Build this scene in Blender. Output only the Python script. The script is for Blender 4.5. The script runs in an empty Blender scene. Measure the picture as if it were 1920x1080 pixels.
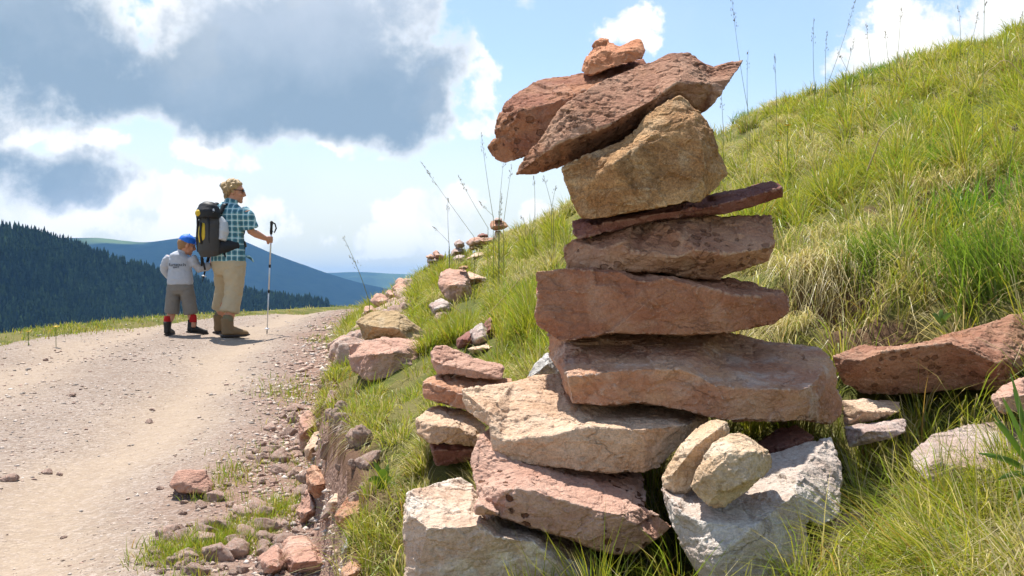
import bpy, math, random
import numpy as np
from mathutils import Vector, Matrix, geometry
random.seed(11)
rng = np.random.default_rng(11)
S = bpy.context.scene
COL = S.collection
F = 1867.0      # focal length in photo pixels (35 mm lens)
ZC = 1.0        # camera height
R = math.radians

def P(px, py, Y):
    return Vector(((px-960)/F*Y, Y, ZC+(540-py)/F*Y))

# ------------------------------------------------------------------ helpers
def link(o, parent=None):
    COL.objects.link(o)
    if parent: o.parent = parent
    return o

def tag(o, label=None, cat=None, group=None, kind=None):
    if label: o['label'] = label
    if cat: o['category'] = cat
    if group: o['group'] = group
    if kind: o['kind'] = kind
    return o

def mesh_np(name, verts, faces, smooth=False):
    """faces: (n,k) int array or list of arrays of different k"""
    me = bpy.data.meshes.new(name)
    if not isinstance(faces, list): faces = [faces]
    faces = [np.asarray(f, dtype=np.int32) for f in faces if len(f)]
    verts = np.asarray(verts, dtype=np.float32)
    nl = sum(f.size for f in faces); nf = sum(len(f) for f in faces)
    me.vertices.add(len(verts)); me.vertices.foreach_set('co', verts.ravel())
    me.loops.add(nl); me.loops.foreach_set('vertex_index', np.concatenate([f.ravel() for f in faces]))
    me.polygons.add(nf)
    tot = np.concatenate([np.full(len(f), f.shape[1], dtype=np.int32) for f in faces])
    st = np.concatenate([[0], np.cumsum(tot)[:-1]]).astype(np.int32)
    me.polygons.foreach_set('loop_start', st)
    if smooth: me.polygons.foreach_set('use_smooth', np.ones(nf, dtype=bool))
    me.update(calc_edges=True)
    me.validate()
    return me

def obj(name, me, mat=None, parent=None, loc=None):
    o = bpy.data.objects.new(name, me)
    if mat: me.materials.append(mat)
    if loc is not None: o.location = loc
    return link(o, parent)

def empty(name, loc, rz=0.0):
    o = bpy.data.objects.new(name, None)
    o.location = loc; o.rotation_euler = (0, 0, rz); o.empty_display_size = .1
    return link(o)

def add_col(me, cols, name='gc'):
    a = me.attributes.new(name, 'FLOAT_COLOR', 'POINT')
    c = np.ones((len(me.vertices), 4), dtype=np.float32); c[:, :3] = cols
    a.data.foreach_set('color', c.ravel())

# ------------------------------------------------------------------ noise
def _h(ix, iy, iz, s):
    with np.errstate(over='ignore'):
        h = (ix.astype(np.uint32)*np.uint32(374761393) + iy.astype(np.uint32)*np.uint32(668265263)
             + iz.astype(np.uint32)*np.uint32(2147483647-1274126177) + np.uint32(s*974711+12345))
        h = (h ^ (h >> np.uint32(13)))*np.uint32(1274126177)
        h = (h ^ (h >> np.uint32(16)))*np.uint32(2246822519)
        h = h ^ (h >> np.uint32(15))
    return h.astype(np.float64)/4294967295.0

def vnoise(p, s=0):
    i = np.floor(p).astype(np.int64); f = p-i; f = f*f*f*(f*(f*6-15)+10)
    r = 0
    for a in (0, 1):
        wa = f[:, 0] if a else 1-f[:, 0]
        for b in (0, 1):
            wb = f[:, 1] if b else 1-f[:, 1]
            for c in (0, 1):
                wc = f[:, 2] if c else 1-f[:, 2]
                r = r + wa*wb*wc*_h(i[:, 0]+a, i[:, 1]+b, i[:, 2]+c, s)
    return r*2-1

def fbm(p, o=4, s=0, g=.5):
    r = 0; a = 1; t = 0
    for k in range(o):
        r = r + a*vnoise(p*(2.03**k)+k*7.7, s+k); t += a; a *= g
    return r/t

def facets(p, s=0):
    """random little fracture planes: nearest jittered cell gives a tilt and an offset"""
    i = np.floor(p).astype(np.int64)
    best = np.full(len(p), 1e9); val = np.zeros(len(p))
    for a in (-1, 0, 1):
        for b in (-1, 0, 1):
            for c in (-1, 0, 1):
                x, y, z = i[:, 0]+a, i[:, 1]+b, i[:, 2]+c
                q = np.stack([x+_h(x, y, z, s), y+_h(x, y, z, s+1), z+_h(x, y, z, s+2)], 1)
                d = p-q; dd = (d*d).sum(1)
                n = np.stack([_h(x, y, z, s+3), _h(x, y, z, s+4), _h(x, y, z, s+5)], 1)*2-1
                v = (d*n).sum(1) + (_h(x, y, z, s+6)-.5)*.5
                m = dd < best
                best = np.where(m, dd, best); val = np.where(m, v, val)
    return val

def sstep(a, b, x):
    t = np.clip((x-a)/(b-a), 0, 1); return t*t*(3-2*t)

# ------------------------------------------------------------------ node helper
class N:
    def __init__(s, mat):
        mat.use_nodes = True
        s.t = mat.node_tree; s.t.nodes.clear()
    def n(s, typ, **kw):
        nd = s.t.nodes.new(typ)
        ins = kw.pop('ins', {})
        for k, v in kw.items(): setattr(nd, k, v)
        for k, v in ins.items():
            sock = nd.inputs[k]
            if isinstance(v, bpy.types.NodeSocket): s.t.links.new(v, sock)
            else: sock.default_value = v
        return nd
    def m(s, op, a, b=0.0, c=None, clamp=False):
        nd = s.n('ShaderNodeMath', operation=op, use_clamp=clamp)
        for k, v in enumerate([a, b] + ([c] if c is not None else [])):
            if isinstance(v, bpy.types.NodeSocket): s.t.links.new(v, nd.inputs[k])
            else: nd.inputs[k].default_value = v
        return nd.outputs[0]
    def ss(s, x, a, b):
        nd = s.n('ShaderNodeMapRange', interpolation_type='SMOOTHSTEP', ins={0: x, 1: a, 2: b, 3: 0.0, 4: 1.0})
        return nd.outputs[0]
    def mix(s, f, a, b, mode='MIX'):
        nd = s.n('ShaderNodeMix', data_type='RGBA', blend_type=mode)
        for k, v in ((0, f), (6, a), (7, b)):
            if isinstance(v, bpy.types.NodeSocket): s.t.links.new(v, nd.inputs[k])
            elif k == 0: nd.inputs[0].default_value = v
            else: nd.inputs[k].default_value = (*v[:3], 1)
        return nd.outputs[2]
    def noise(s, vec, scale, detail=4, rough=.55, dist=0.0, out=0):
        nd = s.n('ShaderNodeTexNoise', ins={'Scale': scale, 'Detail': detail, 'Roughness': rough, 'Distortion': dist})
        if vec is not None: s.t.links.new(vec, nd.inputs['Vector'])
        return nd.outputs[out]
    def out(s, surf):
        o = s.n('ShaderNodeOutputMaterial'); s.t.links.new(surf, o.inputs[0])

def principled(name, col, rough=.6, metal=0.0, spec=.3, bump=None):
    m = bpy.data.materials.new(name); g = N(m)
    tc = g.n('ShaderNodeTexCoord').outputs['Object']
    nz = g.noise(tc, 30, 3)
    c = g.mix(g.m('MULTIPLY', nz, .5), col, [v*.62 for v in col])
    b = g.n('ShaderNodeBsdfPrincipled', ins={'Base Color': c, 'Roughness': rough, 'Metallic': metal, 'Specular IOR Level': spec})
    if bump:
        bp = g.n('ShaderNodeBump', ins={'Strength': .4, 'Distance': bump[1], 'Height': g.noise(tc, bump[0], 3)})
        g.t.links.new(bp.outputs[0], b.inputs['Normal'])
    g.out(b.outputs[0]); return m

def rock_mat(name, c1, c2, pale, palef=.35, grain=.3, pits=0.0, rust=(.12, .045, .02), rnd=0.0, cracks=.3, dark=.4, seed=0.0, edge=.5):
    m = bpy.data.materials.new(name); g = N(m)
    tc0 = g.n('ShaderNodeTexCoord').outputs['Object']
    mp = g.n('ShaderNodeMapping', ins={'Vector': tc0, 'Location': (seed*3.1, seed*1.7, seed*.9)})
    tc = mp.outputs[0]
    st = g.n('ShaderNodeMapping', ins={'Vector': tc, 'Scale': (1, 1, 1.9)}).outputs[0]
    n1 = g.ss(g.noise(st, 5.5, 7, .62), .36, .64)
    col = g.mix(n1, c1, c2)
    n3 = g.ss(g.noise(tc, 7, 8, .66, .4), .5, .66)
    col = g.mix(g.m('MULTIPLY', n3, palef), col, pale)
    n4 = g.ss(g.noise(tc, 11, 7, .65), .52, .72)
    col = g.mix(g.m('MULTIPLY', n4, dark), col, [v*.42 for v in c1])
    # iron staining
    n5 = g.ss(g.noise(tc, 4, 6, .6), .54, .75)
    col = g.mix(g.m('MULTIPLY', n5, .45), col, (.36, .17, .07))
    # grain speckle
    sp = g.noise(tc, 260, 2, .7)
    sp2 = g.noise(tc, 110, 3, .7)
    k = g.m('ADD', g.m('MULTIPLY', g.m('SUBTRACT', sp, .5), grain*2.2), g.m('MULTIPLY', g.m('SUBTRACT', sp2, .5), grain*2.0))
    k = g.m('ADD', k, 1.0)
    if rnd:
        oi = g.n('ShaderNodeObjectInfo').outputs['Random']
        k = g.m('MULTIPLY', k, g.m('ADD', g.m('MULTIPLY', oi, rnd), 1-rnd*.5))
    kc = g.n('ShaderNodeCombineColor', ins={0: k, 1: k, 2: k}).outputs[0]
    col = g.mix(1.0, col, kc, 'MULTIPLY')
    # worn pale edges
    pt = g.n('ShaderNodeNewGeometry').outputs['Pointiness']
    ed = g.m('MULTIPLY', g.ss(g.m('ADD', pt, g.m('MULTIPLY', g.m('SUBTRACT', sp2, .5), .06)), .518, .575), edge)
    col = g.mix(ed, col, pale)
    cr = g.m('ABSOLUTE', g.m('SUBTRACT', g.noise(st, 3.6, 6, .62, .5), .5))
    cm = g.m('MULTIPLY', g.m('SUBTRACT', 1.0, g.ss(cr, .0, .016)), g.ss(g.noise(tc, 2.3, 3), .5, .62))
    col = g.mix(g.m('MULTIPLY', cm, cracks), col, [v*.28 for v in c1])
    h = g.m('ADD', g.m('MULTIPLY', sp2, .6), g.m('MULTIPLY', g.noise(st, 45, 6, .65), 1.1))
    h = g.m('ADD', h, g.m('MULTIPLY', sp, .3))
    h = g.m('SUBTRACT', h, g.m('MULTIPLY', cm, cracks*1.6))
    if pits:
        vo = g.n('ShaderNodeTexVoronoi', ins={'Vector': g.n('ShaderNodeMapping', ins={'Vector': tc, 'Scale': (1, 1, 1.3)}).outputs[0], 'Scale': 34.0})
        vd = g.m('ADD', vo.outputs['Distance'], g.m('MULTIPLY', g.m('SUBTRACT', sp2, .5), .35))
        rad = g.m('MULTIPLY', g.n('ShaderNodeSeparateColor', ins={0: vo.outputs['Color']}).outputs[0], .50)
        rad = g.m('MULTIPLY', rad, g.ss(g.noise(tc, 5, 3), .40, .52))
        pm = g.ss(g.m('SUBTRACT', rad, vd), -.02, .06)
        col = g.mix(g.m('MULTIPLY', pm, pits), col, rust)
        h = g.m('SUBTRACT', h, g.m('MULTIPLY', pm, 2.0))
    bp = g.n('ShaderNodeBump', ins={'Strength': .95, 'Distance': .009, 'Height': h})
    b = g.n('ShaderNodeBsdfPrincipled', ins={'Base Color': col, 'Roughness': .88, 'Specular IOR Level': .25, 'Normal': bp.outputs[0]})
    g.out(b.outputs[0]); return m

# ------------------------------------------------------------------ terrain
RE = np.array([(.15, -2), (-.05, .5), (-.22, 1.5), (-.42, 2.5), (-.56, 3.2), (-.84, 4.3), (-1.02, 5.2), (-1.17, 6.5), (-1.5, 8.5),
               (-1.8, 10.5), (-2.3, 14), (-2.72, 19), (-1.6, 24), (.6, 29), (6, 36), (30, 50), (400, 200)], float)   # foot of the bank
LE = np.array([(-4.0, -3), (-4.6, 3), (-5.0, 7), (-5.2, 10.2), (-4.85, 13.5), (-3.0, 19.8), (-.7, 24), (1.6, 29), (8, 37), (32, 52), (400, 205)], float)  # outer edge

def sdist(x, y, L):
    """distance to a polyline, positive on its right side"""
    best = np.full(x.shape, 1e9); sg = np.ones(x.shape)
    for k in range(len(L)-1):
        a, b = L[k], L[k+1]; d = b-a; q = d@d
        t = np.clip(((x-a[0])*d[0]+(y-a[1])*d[1])/q, 0, 1)
        ex, ey = x-(a[0]+t*d[0]), y-(a[1]+t*d[1]); e = np.hypot(ex, ey)
        c = d[1]*(x-a[0])-d[0]*(y-a[1])
        m = e < best-1e-9
        best = np.where(m, e, best); sg = np.where(m, np.sign(c), sg)
    return best*sg

_hy = np.array([-60, 0, 3.3, 6, 10.7, 14, 19.5, 22, 25, 30, 45, 80, 400, 2500]); _hh = np.array([1.0, .97, .93, .80, .53, .45, .395, .43, .52, .85, 3.2, 12, 110, 300.])
_ty = np.linspace(-20, 60, 1601); _tz = np.interp(_ty, _hy, _hh); _tz = np.convolve(np.pad(_tz, 30, 'edge'), np.ones(61)/61, 'valid')
def zroad(y): return ZC-np.where(y > 55, np.interp(y, _hy, _hh), np.interp(y, _ty, _tz))

CP = []
def cp(px, py, Y): p = P(px, py, Y); CP.append((p.x, p.y, p.z))
for a in [(1200, 1090, 2.35), (1600, 1090, 2.12), (1900, 1090, 1.92), (1700, 745, 3.0), (1480, 590, 3.4), (1500, 420, 4.6), (1500, 315, 6.2), (1920, 320, 4.6),
          (1920, 520, 3.3), (1060, 560, 5.6), (1000, 640, 4.1), (1000, 520, 6.6), (900, 590, 5.9), (900, 715, 3.85), (800, 660, 4.7), (740, 775, 3.6), (705, 915, 2.95),
          (720, 1090, 2.45), (655, 735, 4.6), (610, 770, 4.4), (648, 655, 6.6), (655, 640, 8.6), (660, 612, 10.6), (680, 592, 14), (1060, 470, 8.0), (900, 500, 9.5), (820, 530, 10.5), (2300, 300, 4.2), (2300, 800, 2.3), (960, 1500, 1.2)]: cp(*a)
for px, py, Y in [(705, 578, 18.5), (745, 546, 16.5), (800, 512, 13.6), (850, 490, 13.2), (920, 468, 12.8), (985, 446, 12.8), (1060, 412, 13), (1200, 335, 11.5), (1340, 257, 10.5), (1500, 187, 10), (1700, 130, 10.5), (1920, 72, 11), (2400, -70, 12)]:
    cp(px, py, Y); cp(px, py+30, Y*1.45); cp(px, py+110, Y*2.2)
CP = np.array(CP)
def _tps():
    n = len(CP); d = np.hypot(CP[:, None, 0]-CP[None, :, 0], CP[:, None, 1]-CP[None, :, 1])
    K = np.where(d > 0, d*d*np.log(d+1e-12), 0)+np.eye(n)*.02
    Q = np.c_[np.ones(n), CP[:, :2]]
    A = np.block([[K, Q], [Q.T, np.zeros((3, 3))]])
    return np.linalg.solve(A, np.r_[CP[:, 2], 0, 0, 0])
TW = _tps()
def zhill(x, y):
    r = TW[-3]+TW[-2]*x+TW[-1]*y
    for k in range(len(CP)):
        d2 = (x-CP[k, 0])**2+(y-CP[k, 1])**2
        r = r+TW[k]*.5*d2*np.log(d2+1e-12)
    return r

HOLES = []
for a_ in [(1545, 590, 3.45, .17, .16), (1775, 400, 4.35, .26, .2), (1850, 420, 4.1, .2, .15), (1640, 640, 3.2, .12, .08)]:
    p_ = P(*a_[:3]); HOLES.append((p_.x, p_.y, a_[3], a_[4]))
def terrain(x, y, detail=True):
    x = np.asarray(x, float); y = np.asarray(y, float)
    s = sdist(x, y, RE); l = -sdist(x, y, LE)            # l>0: beyond the outer edge
    p3 = np.stack([x, y, 0*x], -1).reshape(-1, 3)
    r = np.hypot(x, y)
    zr = zroad(y)
    zl = np.where(l > 0, -.62*np.maximum(l-.55, 0)+.03*sstep(0, .3, l), 0)
    zl = np.maximum(zl, -300)
    rut = .045*np.exp(-((s+1.05)/.26)**2)+.045*np.exp(-((s+2.55)/.3)**2)
    z0 = zr+zl-np.where(l < 0, rut, 0)-.02*sstep(-.5, -.1, s)
    far = sstep(22, 34, r)
    xr, yr = np.clip(x, -8, 22), np.clip(y, -2, 30)
    zh = zhill(xr, yr)-np.maximum(r-24, 0)*.55
    wob = .07*fbm(p3*3.1, 3, 5).reshape(x.shape)
    w = sstep(-.05, .05, s+wob*.8)
    z = z0*(1-w)+zh*w
    z = z*(1-far)+np.minimum(z, zr+zl-far*2)*far
    for hx_, hy_, hr_, hd_ in HOLES:
        z = z-hd_*(1-sstep(.45, 1.0, np.hypot((x-hx_)/1.35, y-hy_)/hr_))
    if detail:
        near = 1-sstep(20, 40, r)
        z = z+near*np.where(s > .1, .05, .012)*fbm(p3*np.array([2.3, 2.3, 1]), 4, 3).reshape(x.shape)
        z = z+near*np.where(s > .05, .02, .006)*fbm(p3*9.0, 3, 9).reshape(x.shape)
    return np.maximum(z, -300-0*r)

def ray_ground(px, py, y0=1.6, y1=24):
    Y = np.linspace(y0, y1, 1500); x = (px-960)/F*Y; z = ZC+(540-py)/F*Y
    t = terrain(x, Y); h = np.nonzero(z < t)[0]
    i = h[0] if len(h) else len(Y)-1
    return np.array([x[i], Y[i], t[i]])
def T1(x, y): return float(terrain(np.array([x]), np.array([y]))[0])

def ground_mat():
    m = bpy.data.materials.new('hillside_soil'); g = N(m)
    ge = g.n('ShaderNodeNewGeometry'); pos = ge.outputs['Position']
    a = g.n('ShaderNodeAttribute', attribute_name='gc').outputs['Color']
    sx = g.n('ShaderNodeSeparateColor', ins={0: a}).outputs
    n1 = g.noise(pos, 3, 6); n2 = g.noise(pos, 40, 5, .7)
    soil = g.mix(n2, (.08, .045, .026), (.22, .13, .085))
    turf = g.mix(g.ss(n1, .4, .6), (.10, .125, .025), (.20, .18, .06))
    turf = g.mix(g.m('MULTIPLY', n2, .6), turf, (.10, .075, .035))
    farc = g.mix(n1, (.035, .06, .03), (.09, .13, .05))
    c = g.mix(sx[0], turf, soil); c = g.mix(sx[1], c, farc)
    bp = g.n('ShaderNodeBump', ins={'Strength': .8, 'Distance': .02, 'Height': g.noise(pos, 60, 6, .7)})
    b = g.n('ShaderNodeBsdfPrincipled', ins={'Base Color': c, 'Roughness': .95, 'Specular IOR Level': .1, 'Normal': bp.outputs[0]})
    g.out(b.outputs[0]); return m

def road_mat():
    m = bpy.data.materials.new('gravel_track'); g = N(m)
    pos = g.n('ShaderNodeNewGeometry').outputs['Position']
    a = g.n('ShaderNodeAttribute', attribute_name='gc').outputs['Color']
    sx = g.n('ShaderNodeSeparateColor', ins={0: a}).outputs
    n1 = g.noise(pos, 1.3, 6, .6); n2 = g.noise(pos, 14, 6, .68); n3 = g.noise(pos, 120, 3, .7)
    v = g.n('ShaderNodeTexVoronoi', ins={'Vector': pos, 'Scale': 48.0})
    v2 = g.n('ShaderNodeTexVoronoi', ins={'Vector': pos, 'Scale': 105.0})
    vr = g.n('ShaderNodeSeparateColor', ins={0: v.outputs['Color']}).outputs[0]
    vr2 = g.n('ShaderNodeSeparateColor', ins={0: v2.outputs['Color']}).outputs[0]
    grav = g.mix(g.ss(n1, .35, .65), (.255, .198, .155), (.315, .25, .20))
    grav = g.mix(g.m('MULTIPLY', g.ss(n2, .42, .68), .7), grav, (.235, .165, .125))
    grav = g.mix(g.m('MULTIPLY', g.ss(vr, .3, 1.0), .75), grav, (.46, .385, .33))
    grav = g.mix(g.m('MULTIPLY', g.ss(vr2, .5, .95), .7), grav, (.21, .16, .13))
    sand = g.mix(g.ss(n2, .3, .7), (.38, .292, .205), (.33, .255, .185))
    sand = g.mix(g.m('MULTIPLY', g.ss(vr, .75, .95), .4), sand, (.33, .25, .19))
    c = g.mix(sx[0], grav, sand)
    c = g.mix(sx[1], c, g.mix(n2, (.20, .115, .085), (.32, .20, .15)))
    k = g.m('ADD', g.m('MULTIPLY', n3, .5), .75)
    c = g.mix(1.0, c, g.n('ShaderNodeCombineColor', ins={0: k, 1: k, 2: k}).outputs[0], 'MULTIPLY')
    h = g.m('ADD', g.m('SUBTRACT', 1.0, v.outputs['Distance']), g.m('MULTIPLY', g.m('SUBTRACT', 1.0, v2.outputs['Distance']), .5))
    h = g.m('ADD', g.m('MULTIPLY', h, vr), g.m('MULTIPLY', n2, 1.6))
    bp = g.n('ShaderNodeBump', ins={'Strength': g.m('SUBTRACT', .8, g.m('MULTIPLY', sx[0], .5)), 'Distance': .022, 'Height': h})
    b = g.n('ShaderNodeBsdfPrincipled', ins={'Base Color': c, 'Roughness': .95, 'Specular IOR Level': .1, 'Normal': bp.outputs[0]})
    g.out(b.outputs[0]); return m

def build_ground():
    na = 620
    ang = np.linspace(R(-82), R(82), na)
    rad = np.concatenate([np.geomspace(.45, 34, 420), np.geomspace(35.5, 14500, 110)])
    A, Q = np.meshgrid(ang, rad)
    X, Y = Q*np.sin(A), Q*np.cos(A)
    Z = terrain(X.ravel(), Y.ravel()).reshape(X.shape)
    Vv = np.stack([X, Y, Z], -1).reshape(-1, 3)
    i = np.arange(len(rad)-1)[:, None]*na+np.arange(na-1)[None, :]
    Fc = np.stack([i, i+1, i+1+na, i+na], -1).reshape(-1, 4)
    s = sdist(Vv[:, 0], Vv[:, 1], RE); l = -sdist(Vv[:, 0], Vv[:, 1], LE)
    r = np.hypot(Vv[:, 0], Vv[:, 1])
    isroad = ((s < .03) & (l < 0) & (r < 60))[Fc].all(1)
    wob = fbm(Vv*np.array([.9, .9, 0]), 3, 31)
    for nm, mask, mat in (('gravel_road', isroad, road_mat()), ('hillside_ground', ~isroad, ground_mat())):
        f = Fc[mask]; u, inv = np.unique(f, return_inverse=True)
        me = mesh_np(nm, Vv[u], inv.reshape(f.shape), True)
        c = np.zeros((len(u), 3))
        if nm == 'gravel_road':
            ss, w = s[u], wob[u]
            c[:, 0] = np.clip(np.exp(-((ss+1.05+w*.25)/.33)**2)+.8*np.exp(-((ss+2.6+w*.3)/.42)**2), 0, 1)*.65
            c[:, 1] = sstep(-.75, -.1, ss+w*.25)*.85
        else:
            c[:, 0] = (1-sstep(.05, .2, s[u]))*(s[u] > -.3)
            c[:, 1] = sstep(25, 80, r[u])
            for hx_, hy_, hr_, hd_ in HOLES: c[:, 0] = np.maximum(c[:, 0], 1-sstep(.8, 1.15, np.hypot((Vv[u, 0]-hx_)/1.35, Vv[u, 1]-hy_)/hr_))
        add_col(me, c)
        tag(obj(nm, me, mat), kind='structure')
build_ground()

# ------------------------------------------------------------------ stones
REG = {3: (880, 40, 2.842), 4: (960, 320, 2.0766), 5: (740, 640, 2.1333), 6: (460, 540, 2.0), 7: (1400, 560, 2.0769), 8: (640, 380, 3.1773), 0: (0, 0, 1.0)}
FOOT = []   # footprints to keep grass out of

def dense(me, voxel, smooth=0):
    o = bpy.data.objects.new('tmp', me); COL.objects.link(o)
    md = o.modifiers.new('r', 'REMESH'); md.mode = 'VOXEL'; md.voxel_size = voxel; md.use_smooth_shade = True
    if smooth:
        sm = o.modifiers.new('s', 'SMOOTH'); sm.iterations = smooth; sm.factor = .5
    dg = bpy.context.evaluated_depsgraph_get()
    nm = bpy.data.meshes.new_from_object(o.evaluated_get(dg))
    bpy.data.objects.remove(o); bpy.data.meshes.remove(me)
    return nm

def roughen(me, k=1.0, seed=0, fs=1.0, strata=1.35):
    n = len(me.vertices)
    co = np.empty(n*3, np.float32); me.vertices.foreach_get('co', co); co = co.reshape(-1, 3).astype(float)
    no = np.empty(n*3, np.float32); me.vertices.foreach_get('normal', no); no = no.reshape(-1, 3).astype(float)
    p = (co+seed*3.3)/fs; ps = p*np.array([1, 1, strata])
    d = .0075*facets(ps*6, seed)+.0036*facets(ps*16+3, seed+9)+.0022*facets(ps*42+5, seed+12)+.0028*fbm(p*5, 3, seed)+.0017*fbm(p*44, 4, seed+4, .6)
    # ragged chipping where a ridged noise is high
    rg = 1-np.abs(fbm(ps*13, 3, seed+20)); d = d-.004*sstep(.88, .97, rg)
    co = co+no*(d*k*fs)[:, None]
    me.vertices.foreach_set('co', co.astype(np.float32).ravel()); me.update()
    me.polygons.foreach_set('use_smooth', np.ones(len(me.polygons), bool))

_stone_n = [0]
def stone(name, label, cat, reg, D, Tk, outl, ridges=(), mat=None, group=None, shrink=.86, ds=.01, voxel=None, rough=1.0, dsz=0.0):
    """outline and inner ridges in region pixels, third number = extra depth (cm * ds)"""
    _stone_n[0] += 1; seed = _stone_n[0]
    ox, oy, k = REG[reg]
    auto = len(outl[0]) == 2
    cx = sum(p[0] for p in outl)/len(outl); cy = sum(p[1] for p in outl)/len(outl)
    if auto:
        outl = [(x, y, (Tk*.34+random.uniform(0, .08)*Tk+(Tk*.25 if y < cy else 0))/ds) for x, y in outl]
        w = max(p[0] for p in outl)-min(p[0] for p in outl); h = max(p[1] for p in outl)-min(p[1] for p in outl)
        a, b = random.uniform(.08, .2), random.uniform(-.1, .12)
        ridges = [[(cx-w*.22, cy+h*b, 0), (cx+w*a, cy-h*.05, 0)]]
    if reg in (6, 8) and D > 2.85:
        yb = max(p[1] for p in outl); h_ = ray_ground(ox+cx/k, min(oy+(yb-.2*(yb-cy))/k, 1078))[1]
        if h_-.04 < D: D = h_-.04
    pts = [(p[0], p[1]) for p in outl]; dep = [p[2]*ds for p in outl]
    n = len(pts); edges = [(i, (i+1) % n) for i in range(n)]
    for rd in ridges:
        prev = None
        for q in rd:
            j = next((i for i, w in enumerate(pts) if abs(w[0]-q[0]) < 1 and abs(w[1]-q[1]) < 1), None)
            if j is None:
                pts.append((q[0], q[1])); dep.append((q[2] if len(q) > 2 else 0)*ds); j = len(pts)-1
            if prev is not None and prev != j: edges.append((prev, j))
            prev = j
    cv, ce, cf, ov, oe, of = geometry.delaunay_2d_cdt([Vector(p) for p in pts], edges, [], 1, .01)
    verts = []
    for i, v in enumerate(cv):
        if ov[i]: d = dep[ov[i][0]]
        else:
            w = [(1/((v.x-p[0])**2+(v.y-p[1])**2+1e-6), dd) for p, dd in zip(pts, dep)]
            d = sum(a*b for a, b in w)/sum(a for a, b in w)
        verts.append(P(ox+v.x/k, oy+v.y/k, D+d))
    faces = [tuple(f) for f in cf]
    # boundary loop -> back
    cnt = {}
    for f in faces:
        for a, b in zip(f, f[1:]+f[:1]): cnt[(a, b)] = 1
    bd = [(a, b) for (a, b) in cnt if (b, a) not in cnt]
    bset = sorted({a for a, b in bd}); back = {}
    for a in bset:
        v = cv[a]
        x = cx+(v.x-cx)*shrink; y = cy+(v.y-cy)*shrink+dsz
        jt = random.uniform(-.04, .04)*Tk
        back[a] = len(verts); verts.append(P(ox+x/k, oy+y/k, D+Tk+jt))
    c = len(verts); verts.append(P(ox+cx/k, oy+(cy+dsz)/k, D+Tk*1.06))
    for a, b in bd:
        faces.append((b, a, back[a], back[b])); faces.append((back[b], back[a], c))
    me = bpy.data.meshes.new(name); me.from_pydata([tuple(v) for v in verts], [], faces)
    import bmesh
    bm = bmesh.new(); bm.from_mesh(me); bmesh.ops.recalc_face_normals(bm, faces=bm.faces); bm.to_mesh(me); bm.free()
    me2 = dense(me, voxel or .00115*D)
    me2.name = name
    xs = np.array([tuple(v) for v in verts])
    base = Vector((xs[:, 0].mean(), xs[:, 1].mean(), xs[:, 2].min()))
    roughen(me2, rough, seed, D/2.4*(.8 if D < 4 else .62))
    me2.transform(Matrix.Translation(-base))
    me2.materials.clear()
    o = obj(name, me2, mat, loc=base); tag(o, label, cat, group)
    FOOT.append((xs[:, 0].min(), xs[:, 0].max(), xs[:, 1].min(), xs[:, 1].max(), xs[:, 2].min()))
    return o

M = {}
M['redark'] = rock_mat('stone_dark_red', (.25, .10, .06), (.36, .165, .085), (.50, .34, .26), .2, .35, .55, seed=21)
M['red'] = rock_mat('stone_brick_red', (.33, .135, .075), (.42, .21, .125), (.55, .40, .29), .25, .3, .0, seed=1)
M['redpit'] = rock_mat('stone_red_pitted', (.275, .125, .075), (.355, .19, .12), (.54, .39, .28), .25, .35, .6, seed=2)
M['orange'] = rock_mat('stone_orange', (.48, .19, .09), (.55, .27, .15), (.60, .38, .25), .25, .25, seed=3)
M['brown'] = rock_mat('stone_brown_granular', (.27, .135, .055), (.46, .27, .125), (.60, .46, .29), .45, .75, dark=.75, seed=4)
M['maroon'] = rock_mat('stone_maroon', (.22, .085, .068), (.29, .135, .105), (.42, .27, .22), .2, .25, seed=5)
M['rose'] = rock_mat('stone_rose_brown', (.40, .20, .125), (.50, .285, .18), (.62, .45, .33), .45, .3, .5, seed=6)
M['rosetan'] = rock_mat('stone_rose_and_tan', (.44, .215, .13), (.54, .315, .19), (.60, .52, .46), .5, .28, seed=7)
M['tan'] = rock_mat('stone_pale_tan', (.52, .335, .215), (.60, .42, .285), (.70, .55, .42), .4, .45, seed=8)
M['pinkpit'] = rock_mat('stone_pink_pitted', (.44, .245, .175), (.52, .32, .235), (.62, .46, .36), .35, .25, .95, seed=9)
M['cream'] = rock_mat('stone_cream_block', (.50, .345, .245), (.60, .46, .35), (.76, .69, .59), .7, .35, seed=10)
M['cobble'] = rock_mat('stone_tan_cobble', (.50, .335, .20), (.60, .44, .29), (.74, .62, .48), .5, .4, cracks=.0, seed=11)
M['white'] = rock_mat('stone_greyish_white', (.43, .325, .26), (.50, .42, .355), (.66, .62, .56), .55, .4, 0, dark=.3, seed=12)
M['greypink'] = rock_mat('stone_grey_pink', (.36, .25, .21), (.44, .34, .29), (.58, .52, .47), .5, .4, seed=13)
M['ochre'] = rock_mat('stone_ochre_tan', (.33, .22, .11), (.43, .30, .16), (.52, .43, .30), .4, .4, dark=.4, seed=14)
M['pink'] = rock_mat('stone_pink', (.43, .235, .17), (.51, .31, .225), (.62, .46, .37), .35, .3, seed=15)
M['lib'] = rock_mat('stone_loose', (.50, .31, .235), (.58, .42, .335), (.68, .57, .49), .4, .35, rnd=.35, seed=16)
M['speck'] = rock_mat('stone_speckled_grey', (.36, .34, .31), (.50, .48, .45), (.66, .65, .62), .5, .9, dark=.6, seed=17)

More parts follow.
